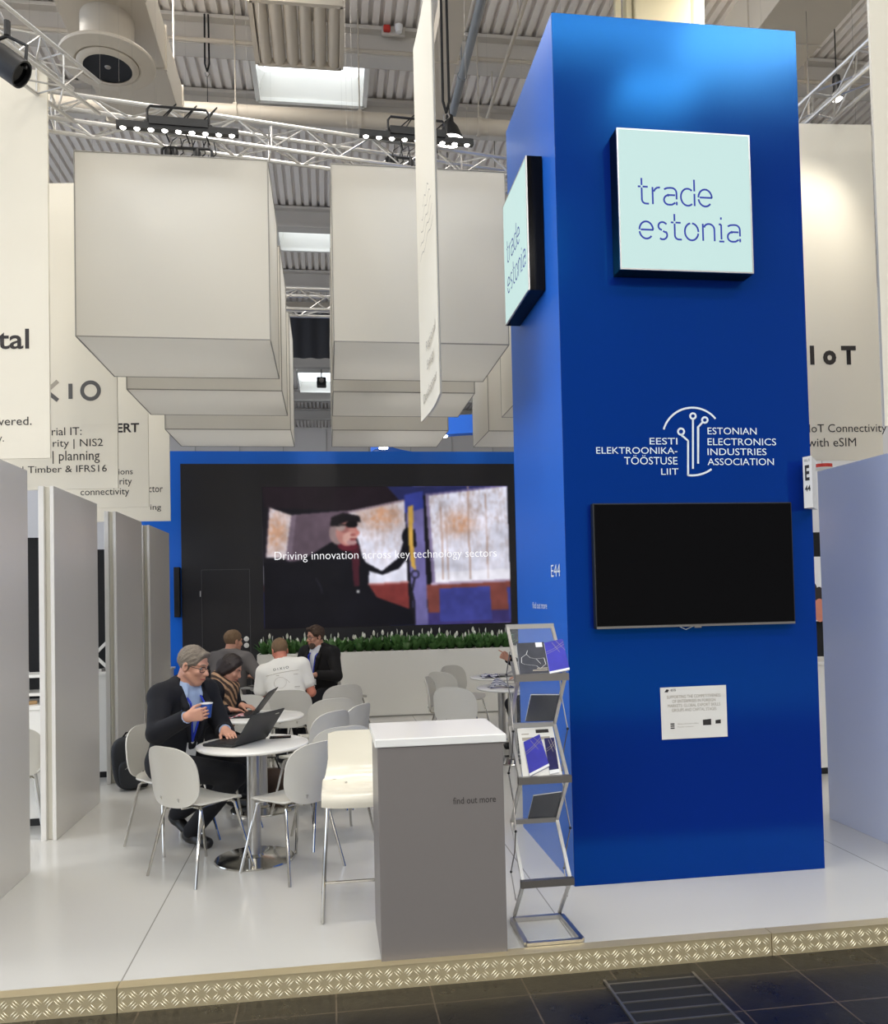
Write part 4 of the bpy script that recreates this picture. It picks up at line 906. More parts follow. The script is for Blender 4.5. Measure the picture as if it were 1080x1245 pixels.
for s in (-1, 1):
    bm = NB(); tube(bm, [(s*.06-.03,.09,.42),(s*.075-.02,.135,.34),(s*.085,.14,.2),(s*.11,.1,.07)], .016, 8); obj('shoulder_strap', bm, 'black_cloth', bp_)
bm = NB(); tube(bm, [(-.09,.02,.455),(-.06,.02,.495),(-.02,.02,.497),(.01,.02,.46)], .008, 8); obj('handle', bm, 'black_cloth', bp_)
bm = NB(); tube(bm, [(-.13,-.03,.40),(-.05,-.075,.44),(.07,-.06,.43),(.11,.0,.40)], .004, 6); obj('zip', bm, 'alu_dark', bp_)
bm = NB(); pillow(bm, (.06,-.12,.06), .045, .02, .04, 3); obj('patch', bm, 'black_cloth', bp_)
t = thing('handbag', 'soft dark brown bag on the floor behind the column of the nearest table', 'bag', (-.52,7.28,0))
bm = NB(); pillow(bm, (-.52,7.28,.11), .16, .09, .11, 2.6); obj('bag_body', bm, 'hair_brown', t, True, True)
bm = NB(); tube(bm, [(-.6,7.28,.2),(-.56,7.28,.31),(-.48,7.28,.31),(-.44,7.28,.2)], .008, 8); obj('handle', bm, 'leather', t, True, True)
# ---------------------------------------------------------------- inside the cabins
def cabin_counter(label, x0, x1, y, h):
    t = thing('cabin_counter', label, 'counter', ((x0+x1)/2,y+.25,0))
    bm = NB(); box(bm, x0, x1, y, y+.5, .06, h-.03, .003); obj('counter_body', bm, 'white_gloss', t, False, True)
    bm = NB(); box(bm, x0-.02, x1+.02, y-.02, y+.52, h-.03, h, .004); obj('counter_top', bm, 'white_gloss', t, False, True)
    bm = NB(); box(bm, x0+.03, x1-.03, y+.03, y+.47, 0, .06); obj('plinth', bm, 'black', t, False, True)
cabin_counter('white cabin counter seen through the gap left of the wide channelled partition', -3.0, -2.06, 6.62, .90)
cabin_counter('white cabin counter seen through the gap right of the wide channelled partition', -3.1, -2.1, 8.32, 1.0)
cabin_counter('white sideboard by the blue wall in the rearmost left cabin', -3.0, -2.12, 11.3, .78)
cabin_counter('white cabin counter in the narrow gap right of the blue tower', 3.72, 4.8, 6.87, 1.0)
def black_board(label, x0, x1, y):
    t = thing('display_board', label, 'display board', ((x0+x1)/2,y,0), 0, 'black display boards in the cabins')
    bm = NB(); box(bm, x0, x1, y, y+.05, .10, 2.23, .005); obj('board', bm, 'black_cloth', t, False, True)
    for x in (x0+.12, x1-.12):
        bm = NB(); box(bm, x-.03, x+.03, y-.1, y+.15, 0, .10); obj('foot', bm, 'black', t, False, True)
    bm = NB(); box(bm, x0+.45, x0+.52, y-.004, y, 1.37, 1.405); obj('tag', bm, 'paper', t, False, True)
black_board('black fabric display board behind the first left gap', -3.05, -2.0, 7.42)
black_board('black fabric display board behind the second left gap, blue wall above', -3.0, -2.05, 9.1)
black_board('black fabric display board in the thin third gap on the left', -2.95, -2.07, 10.75)
black_board('black fabric display board in the gap right of the tower', 3.8, 5.6, 7.9)
t = thing('shelf_rack', 'low white two-tier shelf stand on the cabin counter in the first left gap', 'shelf', (-2.5,6.9,.9))
for z in (.96, 1.10):
    bm = NB(); box(bm, -2.85, -2.12, 6.75, 7.05, z, z+.022, .002); obj('shelf', bm, 'white_gloss', t, False, True)
for x in (-2.83, -2.62, -2.36, -2.14):
    bm = NB(); box(bm, x-.015, x+.015, 6.9, 6.93, .90, 1.14); obj('post', bm, 'white_gloss', t, False, True)
for k, (x, y, a) in enumerate(((-2.42,6.72,.4),(-2.34,6.70,-.2),(-2.27,6.73,.7))):
    t = thing('wood_sample', ('tan wooden sample piece lying leftmost on the cabin counter','tan wooden sample piece lying in the middle on the cabin counter','tan wooden sample piece lying rightmost on the cabin counter')[k], 'wood sample', (x,y,.90), a, 'wood samples on the cabin counter')
    bm = NB(); box(bm, -.045, .045, -.018, .018, 0, .026, .005); obj('block', bm, mat('wood_tan', rgb(176,142,98), .6, var=(30,.3)) if k == 0 else bpy.data.materials['wood_tan'], t)
t = thing('diamond_sign', 'small white diamond-shaped frame sign on the counter in the second left gap', 'sign', (-2.32,8.5,1.0))
c = at(131,779,Y=8.5); bm = NB(); r = .13
for (s0, t0), (s1, t1) in zip(((-1,0),(0,1),(1,0),(0,-1)), ((0,1),(1,0),(0,-1),(-1,0))): bar(bm, (c.x+s0*r, 8.5, 1.0+r+.03+t0*r), (c.x+s1*r, 8.5, 1.0+r+.03+t1*r), .02, .028)
obj('frame', bm, 'white_gloss', t, False, True)
bm = NB(); box(bm, c.x-.05, c.x+.05, 8.46, 8.54, 1.0, 1.03); obj('stand', bm, 'alu_dark', t, False, True)
t = thing('lit_board', 'tall bluish white lit board at the back of the first left cabin', 'lit board', (-3.4,9.3,0))
bm = NB(); box(bm, -3.9, -3.27, 9.3, 9.36, .0, 2.45, .004); obj('panel_frame', bm, 'white_gloss', t, False, True)
bm = NB(); box(bm, -3.86, -3.31, 9.294, 9.30, 1.5, 2.41); obj('light_face', bm, mat('pale_light', rgb(200,220,235), .5, emit=rgb(200,222,240), es=.7), t, False, True)
t = thing('poster', 'upright photo poster with pinkish figures in the gap right of the tower', 'poster', (4.5,7.88,1.6))
a, b = at(986,677,Y=7.88), at(1003,755,Y=7.88)
bm = NB(); box(bm, a.x-.25, b.x+.3, 7.875, 7.895, b.z, a.z); obj('sheet', bm, 'paper', t, False, True)
for k, (px, py, rx, rz_, m) in enumerate(((989,720,.05,.10,'hair_dark'),(989.5,737,.07,.13,'skin_red'),(996.5,724,.05,.09,'hair_dark'),(997,742,.07,.12,'skin_red'))):
    p = at(px,py,Y=7.874); bm = NB(); lathe(bm, [(0,0),(1,0)], 20); bmesh.ops.transform(bm, matrix=Matrix.Translation((p.x,7.874-k*.0004,p.z)) @ Matrix.Diagonal((rx,1,rz_,1)) @ Matrix.Rotation(PI/2,4,'X'), verts=bm.verts); obj('printed_figure', bm, m, t, False, True)
t = thing('round_sign', 'red and white disc sign just above the partition right of the tower', 'sign', (5.35,9.0,2.95))
p = at(1000,569,Y=9.0); bm = NB(); lathe(bm, [(0,0),(.11,0),(.11,.04),(0,.04)], 24, (p.x,9.0,p.z)); obj('disc', bm, 'red', t, True, True)
bm = NB(); lathe(bm, [(0,-.02),(.10,-.02),(.11,0),(0,0)], 24, (p.x,9.0,p.z)); obj('rim', bm, 'paper', t, True, True)
bm = NB(); tube(bm, [(p.x,9.0,p.z+.04),(p.x,9.0,8.55)], .004, 5); obj('hanging_wire', bm, 'alu_dark', t, True, True)
# ---------------------------------------------------------------- overhead: trusses, lamps, ducts
def truss(label, a, b, s=.20, bay=.27, r=.0175):
    a, b = Vector(a), Vector(b); d = (b-a); L = d.length; d.normalize(); sd = d.cross(V(0,0,1)).normalized(); up = V(0,0,1)
    t = thing('truss', label, 'truss', tuple((a+b)/2)); cs = [sd*(i*s/2)+up*(j*s/2) for i, j in ((-1,-1),(1,-1),(1,1),(-1,1))]
    for c in cs: bm = NB(); tube(bm, [a+c, b+c], r, 8); obj('chord', bm, 'alu', t, True, True)
    n = int(L/bay)
    for k in range(4):
        bm = NB(); c0, c1 = cs[k], cs[(k+1)%4]
        for i in range(n):
            p = a+d*(i*bay); q = a+d*((i+1)*bay); A_, B_ = (c0, c1) if (i+k) % 2 else (c1, c0); tube(bm, [p+A_, q+B_], r*.42, 6, cap=False)
        for i in range(0, n, 6): tube(bm, [a+d*(i*bay)+c0, a+d*(i*bay)+c1], r*.42, 6, cap=False)
        obj('lattice', bm, 'alu', t, True, True)
    return t
truss('aluminium truss crossing above the front row of white boxes', (-5.2,5.99,5.395), (5.6,7.80,5.395))
truss('aluminium truss slanting in from the top left corner', (-2.95,3.9,5.395), (-1.72,6.36,5.395), .24, .2, .0145)
truss('aluminium truss at the top right beyond the tower', (4.35,3.6,5.68), (4.10,7.3,5.68))
truss('far aluminium truss seen in the gap between the box columns', (-5,11.1,5.62), (5,11.1,5.62), .27, .36, .022)
def light_bar(label, a, b, n=9):
    a, b = Vector(a), Vector(b); t = thing('light_bar', label, 'light bar', tuple((a+b)/2), 0, 'black stage light bars'); d = (b-a).normalized()
    bm = NB(); bar(bm, a, b, .05, .05); obj('bar_housing', bm, 'black', t, False, True)
    m = (a+b)/2; h = (b-a).length*.24
    bm = NB(); bar(bm, m-d*h+V(0,0,.04), m+d*h+V(0,0,.04), .07, .06); obj('driver_box', bm, 'black', t, False, True)
    bm = NB(); tube(bm, [m-d*h*1.05+V(0,0,.03), m-d*h*1.05+V(0,0,.13), m-d*h*.95+V(0,0,.16), m+d*h*.95+V(0,0,.16), m+d*h*1.05+V(0,0,.13), m+d*h*1.05+V(0,0,.03)], .010, 6); obj('yoke', bm, 'black', t, True, True)
    for s in (-1, 1):
        bm = NB(); bmesh.ops.create_uvsphere(bm, u_segments=10, v_segments=8, radius=.022, matrix=Matrix.Translation(m+d*h*1.08*s+V(0,0,.03))); obj('knob', bm, 'black', t, True, True)
    for i in range(n):
        p = a+(b-a)*((i+.5)/n)+V(0,-.008,-.026); bm = NB(); lathe(bm, [(0,-.012),(.014,-.009),(.022,0),(0,0)], 14, p); obj('lamp_lens', bm, 'lamp', t, True, True)
    bm = NB()
    for q in (-.1, .05, .2): tube(bm, [m+d*q+V(0,0,.07), m+d*(q+.08)+V(0,.02,.2), m+d*(q-.05)+V(0,.1,.12), m+d*q+V(0,.2,.0)], .006, 5)
    obj('cable', bm, 'black', t, True, True)
light_bar('black light bar with nine lamps above the left column of boxes', at(141,151,Y=6.27), at(290,162.5,Y=6.42))
light_bar('black light bar with nine lamps above the middle column of boxes', at(437,162,Y=6.55), at(575,174,Y=6.68))
def cable_bar(label, a, b):
    a, b = Vector(a), Vector(b); t = thing('rigging_bar', label, 'rigging bar', tuple((a+b)/2)); d = (b-a)
    bm = NB(); tube(bm, [a-V(0,0,.12), a-V(0,0,.02), a+d*.05, b-d*.05, b-V(0,0,.02), b-V(0,0,.12)], .012, 6); obj('bar', bm, 'black', t, True, True)
    rnd = random.Random(9)
    for k in range(4):
        p = a+d*(.15+.22*k); bm = NB(); tube(bm, [p, p+V(.02,.02,.07), p+V(.08,0,.1), p+V(.10,.03,-.02), p+V(.02,.05,-.08)], .005, 5); obj('cable', bm, 'black', t, True, True)
    for k in (.12, .25, .7):
        p = a+d*k; bm = NB(); lathe(bm, [(0,-.09),(.028,-.09),(.03,-.03),(.014,0),(0,0)], 12, p); obj('clamp', bm, 'black', t, True, True)
cable_bar('black rigging bar with cables above the left front box', at(197,179,Y=6.62), at(258,182,Y=6.62))
cable_bar('black rigging bar with cables above the middle front box', at(470,190,Y=6.9), at(512,194,Y=6.9))
def duct_box(label, x0, x1, y0, y1, z0, z1, step=1.25):
    t = thing('air_duct', label, 'duct', ((x0+x1)/2,(y0+y1)/2,z0), 0, 'rectangular air ducts'); bm = NB(); box(bm, x0, x1, y0, y1, z0, z1, .01); obj('duct_body', bm, 'duct', t, False, True)
    y = y0+.3
    while y < y1:
        bm = NB(); box(bm, x0-.02, x1+.02, y, y+.035, z0-.02, z1+.02); obj('flange', bm, 'duct', t, False, True); y += step
    for y in (y0+1.0, (y0+y1)/2, y1-.5):
        bm = NB()
        for x in (x0+.05, x1-.05): tube(bm, [(x,y,z1),(x,y,11.4)], .012, 5)
        obj('hanger_rod', bm, 'beam', t, False, True)
    return t
duct_box('large beige rectangular duct running back at the top left', -2.97, -1.95, 3.0, 12.2, 8.5, 9.05)
duct_box('white beige rectangular duct above the right side of the tower', 5.36, 6.32, 3.0, 11.9, 8.55, 9.25)
duct_box('narrow beige cable duct beside the slim edge-on banner', 1.42, 1.76, 4.0, 12.0, 8.5, 8.75, 3)
def diffuser(label, x, y):
    t = thing('air_diffuser', label, 'air outlet', (x,y,8.5), 0, 'round air outlets')
    bm = NB(); lathe(bm, [(.30,.0),(.30,-.46)], 40, (0,0,0)); obj('stub_pipe', bm, 'duct', t)
    bm = NB(); lathe(bm, [(.29,-.44),(.53,-.49),(.54,-.51),(.53,-.53),(.37,-.56),(.35,-.54),(.31,-.50)], 48); obj('flange_ring', bm, 'duct', t)
    bm = NB(); lathe(bm, [(.315,-.51),(.345,-.53),(.345,-.56),(.315,-.585),(.27,-.59)], 48); obj('inner_ring', bm, 'duct', t)
    bm = NB(); lathe(bm, [(0,-.565),(.05,-.566),(.275,-.575),(.275,-.5),(0,-.5)], 40); f = obj('grille_face', bm, 'drape', t)
    bm = NB(); lathe(bm, [(0,-.58),(.03,-.575),(.04,-.56),(0,-.55)], 16); obj('hub', bm, 'alu_dark', f)
    return t
q_ = at(131,79,Z=7.96); df = diffuser('round air outlet under the beige duct at the top left', q_.x, q_.y)
dup(df, (6.27,11.1,8.55), 0, 'round air outlet under the duct behind the right edge of the tower')
def pipe(label, pts, r, m='pipe_grey'):
    t = thing('ceiling_pipe', label, 'pipe', tuple(pts[0]))
    bm = NB(); tube(bm, pts, r, 12); obj('pipe_run', bm, m, t, True, True)
    a, b = Vector(pts[0]), Vector(pts[-1]); n = max(2, int((b-a).length/2))
    for k in range(n):
        p = a.lerp(b, (k+.5)/n); bm = NB(); d = (b-a).normalized(); tube(bm, [p-d*.03, p+d*.03], r*1.18, 12); tube(bm, [p, V(p.x,p.y,11.4)], .012, 5); obj('pipe_clamp', bm, m, t, True, True)
pipe('grey pipe under the roof running back left of the tower', [(2.3,5,10.1),(2.3,14.2,10.1)], .07)
pipe('slim pale conduit under the roof close to the tower top', [(3.0,5,10.3),(3.0,15,10.3)], .03, 'duct')
pipe('pale sprinkler pipe crossing below the roof beams', [(-8.35,13.55,10.75),(11.65,13.55,10.75)], .035, 'duct')
pipe('thick pale pipe crossing under the skylight', [(-8.35,13.5,9.55),(11.65,13.5,9.55)], .13, 'duct')
t = thing('ceiling_heater', 'framed ceiling panel with six white rolls at the top edge of the view', 'heater', (-.3,12.3,10.1))
bm = NB()
for (a, b) in (((-.95,11.6),(.35,11.6)),((.35,11.6),(.35,13.0)),((.35,13.0),(-.95,13.0)),((-.95,13.0),(-.95,11.6))): bar(bm, (*a,10.1), (*b,10.1), .07, .10)
obj('frame', bm, 'duct', t, False, True)
for k in range(6):
    x = -.82+k*.21; bm = NB(); tube(bm, [(x,11.62,10.14),(x,12.97,10.14)], .098, 14); obj('roll', bm, 'duct', t, True, True)
for x in (-.93,.33):
    bm = NB(); tube(bm, [(x,12.3,10.1),(x,12.3,11.4)], .012, 5); obj('hanger_rod', bm, 'beam', t, True, True)
def lamp(label, p, r):
    t = thing('high_bay_lamp', label, 'lamp', p); bm = NB(); lathe(bm, [(.03,.42),(.06,.40),(.07,.30),(r*.6,.22),(r,.02),(r,0)], 28); obj('reflector', bm, 'black', t)
    bm = NB(); lathe(bm, [(0,-.03),(r*.6,-.02),(r*.97,.01),(0,.01)], 28); obj('lens', bm, 'lamp', t)
    bm = NB(); tube(bm, [(0,0,.4),(0,0,11.4-p[2])], .01, 6); obj('suspension', bm, 'black', t)
p = at(547,172,Y=12.5); lamp('bell-shaped hall lamp glowing behind the slim edge-on banner', tuple(p), .22)
p = at(1018,121,Y=12.8); lamp('small glowing hall lamp behind the right edge of the tower', tuple(p), .09)
def hoist(label, p, ztop):
    t = thing('chain_hoist', label, 'hoist', p); x, y, z = p
    bm = NB(); tube(bm, [(x-.03,y,ztop),(x-.035,y,z+.45),(x,y,z+.32)], .016, 6); tube(bm, [(x+.03,y,ztop),(x+.035,y,z+.45),(x,y,z+.32)], .016, 6); obj('sling', bm, 'black_cloth', t, True, True)
    bm = NB(); tube(bm, [(x,y,z+.34)]+[(x+.035*math.sin(a),y,z+.28+.05*math.cos(a)) for a in (.4,1.6,2.8,3.9,5.2)], .008, 6); obj('hook', bm, 'alu_dark', t, True, True)
    bm = NB(); tube(bm, [(x,y,z+.24),(x,y,5.55)], .007, 5); obj('steel_cable', bm, 'black', t, True, True)
p = at(252,92,Y=13.72); hoist('black sling with hook and cable hanging by the beige duct', (p.x,13.72,p.z-.25), 11.3)
p = at(543,150,Y=9.0); hoist('black sling with hook hanging right of the slim banner', (p.x,9.0,p.z-.2), 8.6)
t = thing('fire_alarm', 'small grey unit with red and white sounders on a roof beam', 'alarm', tuple(at(478,40,Y=14.0)))
c = at(478,39,Y=13.8)
bm = NB(); box(bm, c.x-.2, c.x+.2, 13.76, 13.82, c.z-.08, c.z+.08, .01); obj('mount', bm, 'beam', t, False, True)
bm = NB(); box(bm, c.x-.17, c.x-.05, 13.68, 13.76, c.z-.05, c.z+.05, .02); obj('sounder', bm, 'red', t, False, True)
bm = NB(); lathe(bm, [(0,-.08),(.05,-.07),(.07,.0),(.07,.05),(0,.05)], 16, (c.x+.09,13.70,c.z)); obj('detector', bm, 'paper', t, True, True)
t = thing('drape', 'big black drape hung far back between the box columns', 'drape', tuple(at(375,408,Y=18)))
a, b = at(340,380,Y=18), at(408,436,Y=18)
def dp(u, v): return V(a.x-1.2+(b.x-a.x+2.4)*u, 18+.03*math.sin(u*70), b.z+(a.z-b.z)*v)
bm = NB(); shell(bm, dp, 80, 2, .02); obj('cloth', bm, 'drape', t, True, True)
bm = NB(); tube(bm, [(a.x-1.25,18,a.z+.03),(b.x+1.25,18,a.z+.03)], .04, 8)
for x in (a.x-1, b.x+1): tube(bm, [(x,18,a.z+.03),(x,18,11.4)], .012, 5)
obj('pole', bm, 'alu', t, True, True)
p = at(391,464,Y=33.4); t = thing('projector', 'small black projector hanging in the gap between the box columns', 'projector', tuple(p))
bm = NB(); box(bm, p.x-.19, p.x+.19, 33.2, 33.7, p.z-.19, p.z+.15, .04); obj('case', bm, 'black', t, False, True)
bm = NB(); lathe(bm, [(.09,0),(.10,.06),(.06,.06),(0,.03)], 20); bmesh.ops.transform(bm, matrix=Matrix.Translation((p.x,33.2,p.z)) @ Matrix.Rotation(PI/2,4,'X'), verts=bm.verts); obj('lens', bm, 'alu_dark', t, True, True)
bm = NB(); tube(bm, [(p.x,33.45,p.z+.13),(p.x,33.45,11.4)], .03, 6); obj('mounting_pole', bm, 'alu_dark', t, True, True)
# stage spot lamp on the corner truss, aimed at the left flank of the tower
sp = at(9,78,Y=5.15); t = thing('stage_spot', 'dark stage spot lamp clamped under the slanting truss at the left frame edge', 'stage light', tuple(sp))
tg = (V(1.34,5.2,2.6)-sp).normalized(); Rq = tg.to_track_quat('-Z','Y').to_matrix().to_4x4()
bm = NB(); lathe(bm, [(0,.12),(.07,.11),(.085,.06),(.085,-.10),(.075,-.10),(.07,.02),(0,.03)], 24); bmesh.ops.transform(bm, matrix=Matrix.Translation(sp) @ Rq, verts=bm.verts); hs = obj('lamp_housing', bm, 'black', t, True, True)
bm = NB(); lathe(bm, [(0,-.075),(.072,-.075)], 24); bmesh.ops.transform(bm, matrix=Matrix.Translation(sp) @ Rq, verts=bm.verts); obj('lens', bm, 'black_gloss', hs, True, True)
bm = NB(); tube(bm, [sp+V(-.1,0,-.02), sp+V(-.11,0,.12), sp+V(0,0,.17), sp+V(.11,0,.12), sp+V(.1,0,-.02)], .011, 8); tube(bm, [sp+V(0,0,.17), sp+V(0,0,.26)], .02, 8); obj('yoke', bm, 'black', t, True, True)
tg = (V(3.75,6.15,4.45)-V(4.18,5.35,5.2)).normalized(); sp = V(4.18,5.35,5.2); Rq = tg.to_track_quat('-Z','Y').to_matrix().to_4x4()
t = thing('stage_spot', 'dark stage spot lamp under the top right truss, aimed at the connectivity banner', 'stage light', tuple(sp))
bm = NB(); lathe(bm, [(0,.12),(.07,.11),(.085,.06),(.085,-.10),(.075,-.10),(.07,.02),(0,.03)], 24); bmesh.ops.transform(bm, matrix=Matrix.Translation(sp) @ Rq, verts=bm.verts); obj('lamp_housing', bm, 'black', t, True, True)
bm = NB(); tube(bm, [sp+V(0,0,.07), sp+V(0,0,.40)], .02, 8); obj('clamp', bm, 'black', t, True, True)
l = bpy.data.lights.new('stage_spot_light', 'SPOT'); l.energy = 36; l.spot_size = math.radians(100); l.spot_blend = .9; l.shadow_soft_size = .08; l.color = (1,.96,.88)
o = bpy.data.objects.new('stage_spot_light', l); COL.objects.link(o); o.matrix_world = Matrix.Translation(sp+tg*.14) @ Rq
# blue ring header with downlights of a stand far behind
rg = thing('ring_header', 'curved blue overhead ring with downlights of a stand far behind', 'ring header', tuple(at(560,515,Y=16)))
cx, cy = at(600,520,Y=17).x, 18.6; z0, z1 = at(560,530,Y=16.5).z, at(560,508,Y=16.5).z
bm = NB(); N = 44; R_ = 2.5; A_ = []
for k in range(N+1):
    th = PI*.55+PI*1.1*k/N; A_.append([bm.verts.new((cx+r*math.cos(th), cy+r*math.sin(th), z)) for r, z in ((R_,z0),(R_,z1),(R_-.25,z1),(R_-.25,z0))])
for a_, b_ in zip(A_, A_[1:]):
    for k in range(4): bm.faces.new((a_[k],a_[(k+1)%4],b_[(k+1)%4],b_[k]))
bm.faces.new(A_[0]); bm.faces.new(A_[-1][::-1]); obj('ring_body', bm, 'blue_wall', rg, True, True)
for k in range(9):
    th = PI*.62+PI*.96*k/8; bm = NB(); lathe(bm, [(0,-.03),(.09,-.02),(.10,0),(0,0)], 16, (cx+(R_-.125)*math.cos(th), cy+(R_-.125)*math.sin(th), z0)); obj('downlight', bm, 'lamp', rg, True, True)
for th in (PI*.8, PI*1.2, PI*1.5):
    bm = NB(); q = V(cx+(R_-.1)*math.cos(th), cy+(R_-.1)*math.sin(th), z1); tube(bm, [q, (q.x,q.y,11.4)], .01, 5); obj('hanging_wire', bm, 'alu_dark', rg, True, True)
# hall column standing behind the stand
t = thing('hall_column', 'cream hall column rising behind the top of the blue tower', 'column', (4.7,11.4,-.1))
a, b, c = at(772,5,Y=11.3), at(832,5,Y=11.3), at(862,5,Y=11.3)
bm = NB(); box(bm, a.x, b.x+.1, 11.3, 11.8, -.1, 11.4, .02); obj('casing', bm, 'column_cream', t, False, True)
bm = NB(); lathe(bm, [(.20,-.1),(.20,11.4)], 28, (c.x-.2,11.5,0)); obj('round_shaft', bm, 'column_cream', t, True, True)
for px in (750.5, 763.5):
    q = at(px,10,Y=11.4); bm = NB(); box(bm, q.x-.04, q.x+.04, 11.35, 11.43, -.1, 11.4); obj('upright', bm, 'column_cream', t, False, True)
# ---------------------------------------------------------------- people: smooth implicit bodies
def U(v): return Vector(v).normalized()
class Blob:
    def __init__(s): s.p = []
    def cap(s, a, b, ra, rb=None, k=.02, op=1): s.p.append(('c', (Vector(a),Vector(b),ra,rb if rb is not None else ra), k, op)); return s
    def ell(s, c, r, ax, k=.02, op=1): s.p.append(('e', (Vector(c),r,ax), k, op)); return s
    def cut(s, o, n, k=.006): s.p.append(('p', (Vector(o),Vector(n).normalized()), k, -1)); return s      # removes the side n points to
    def bounds(s, q):
        t, d, k, op = q
        if t == 'c': a, b, ra, rb = d; return [min(a[i]-ra,b[i]-rb) for i in range(3)], [max(a[i]+ra,b[i]+rb) for i in range(3)]
        if t == 'e':
            c, r, ax = d; e = [math.sqrt(sum((r[j]*ax[j][i])**2 for j in range(3))) for i in range(3)]; return [c[i]-e[i] for i in range(3)], [c[i]+e[i] for i in range(3)]
        return None
    def mesh(s, h):
        B = [s.bounds(q) for q in s.p if q[3] == 1]
        lo = np.array([min(b[0][i] for b in B) for i in range(3)])-4*h; hi = np.array([max(b[1][i] for b in B) for i in range(3)])+4*h
        n = np.ceil((hi-lo)/h).astype(int)+1; D = np.full(n, 1., np.float32); ax = [(lo[i]+h*np.arange(n[i])).astype(np.float32) for i in range(3)]
        for q in s.p:
            t, d, k, op = q; bb = s.bounds(q)
            if bb is None: sl = [slice(0,n[i]) for i in range(3)]
            else: sl = [slice(max(0,int((bb[0][i]-k-4*h-lo[i])/h)), min(n[i],int((bb[1][i]+k+4*h-lo[i])/h)+2)) for i in range(3)]
            X, Y, Z = ax[0][sl[0]][:,None,None], ax[1][sl[1]][None,:,None], ax[2][sl[2]][None,None,:]
            if t == 'c':
                a, b, ra, rb = d; e = b-a; L2 = max(e.dot(e),1e-9)
                T = np.clip(((X-a.x)*e.x+(Y-a.y)*e.y+(Z-a.z)*e.z)/L2, 0, 1)
                v = np.sqrt((X-a.x-T*e.x)**2+(Y-a.y-T*e.y)**2+(Z-a.z-T*e.z)**2)-(ra+(rb-ra)*T)
            elif t == 'e':
                c, r, A = d; P = [((X-c.x)*A[j][0]+(Y-c.y)*A[j][1]+(Z-c.z)*A[j][2]) for j in range(3)]
                k0 = np.sqrt(sum((P[j]/r[j])**2 for j in range(3))); k1 = np.sqrt(sum((P[j]/r[j]**2)**2 for j in range(3))); v = k0*(k0-1)/np.maximum(k1,1e-6)
            else:
                o, nn = d; v = -((X-o.x)*nn.x+(Y-o.y)*nn.y+(Z-o.z)*nn.z)
            S_ = D[tuple(sl)]
            if op == 1: hh = np.maximum(k-np.abs(S_-v),0)/k; D[tuple(sl)] = np.minimum(S_,v)-hh*hh*k*.25
            else: v = -v; hh = np.maximum(k-np.abs(S_-v),0)/k; D[tuple(sl)] = np.maximum(S_,v)+hh*hh*k*.25
        I = D < 0; c8 = [I[i:n[0]-1+i, j:n[1]-1+j, l:n[2]-1+l] for i in (0,1) for j in (0,1) for l in (0,1)]
        cnt = sum(c.astype(np.int8) for c in c8); M_ = (cnt > 0)&(cnt < 8); ii, jj, kk = np.nonzero(M_); m = len(ii)
        vid = np.full(M_.shape, -1, np.int32); vid[ii,jj,kk] = np.arange(m)
        cor = [(i,j,l) for i in (0,1) for j in (0,1) for l in (0,1)]; dv = [D[ii+a,jj+b,kk+c] for a,b,c in cor]
        acc = np.zeros((m,3)); num = np.zeros(m)
        for p in range(8):
            for q in range(p+1,8):
                df = [cor[p][x] != cor[q][x] for x in range(3)]
                if sum(df) != 1: continue
                w_ = (dv[p] < 0) != (dv[q] < 0); t_ = np.where(w_, dv[p]/np.where(w_,dv[p]-dv[q],1), 0)
                pt = np.array(cor[p])[None,:]+t_[:,None]*(np.array(cor[q])-np.array(cor[p]))[None,:]; acc += pt*w_[:,None]; num += w_
        V_ = lo+h*(np.stack([ii,jj,kk],1)+acc/num[:,None]); F_ = []
        for a in range(3):
            b, c = (a+1)%3, (a+2)%3; sl0 = [slice(None)]*3; sl1 = [slice(None)]*3; sl0[a] = slice(0,-1); sl1[a] = slice(1,None)
            A0, A1 = I[tuple(sl0)], I[tuple(sl1)]; e = np.argwhere(A0 != A1); e = e[(e[:,b] > 0)&(e[:,c] > 0)&(e[:,b] < n[b]-1)&(e[:,c] < n[c]-1)]
            def cell(db, dc): g = e.copy(); g[:,b] -= db; g[:,c] -= dc; return vid[g[:,0],g[:,1],g[:,2]]
            Q = np.stack([cell(1,1),cell(0,1),cell(0,0),cell(1,0)],1); flip = ~A0[e[:,0],e[:,1],e[:,2]]; Q[flip] = Q[flip][:,::-1]; F_.append(Q)
        return V_, np.concatenate(F_)
def blob_obj(name, B, h, m, parent):
    v, f = B.mesh(h); me = bpy.data.meshes.new(name)
    me.vertices.add(len(v)); me.vertices.foreach_set('co', v.astype(np.float32).ravel()); me.loops.add(len(f)*4); me.loops.foreach_set('vertex_index', f.astype(np.int32).ravel())
    me.polygons.add(len(f)); me.polygons.foreach_set('loop_start', (np.arange(len(f))*4).astype(np.int32)); me.polygons.foreach_set('loop_total', np.full(len(f),4,np.int32)); me.update(calc_edges=True); me.validate()
    me.materials.append(M[m]); me.polygons.foreach_set('use_smooth', [True]*len(me.polygons))
    o = bpy.data.objects.new(name, me); COL.objects.link(o); o.parent = parent; o.matrix_parent_inverse = wm(parent).inverted(); return o
def ik(S_, W, l1, l2, pole):
    d = W-S_; L = min(d.length, (l1+l2)*.999); d.normalize(); W = S_+d*L
    a = (l1*l1-l2*l2+L*L)/(2*L); h = math.sqrt(max(l1*l1-a*a,0)); p = Vector(pole); p = (p-d*p.dot(d)).normalized(); return S_+d*a+p*h, W
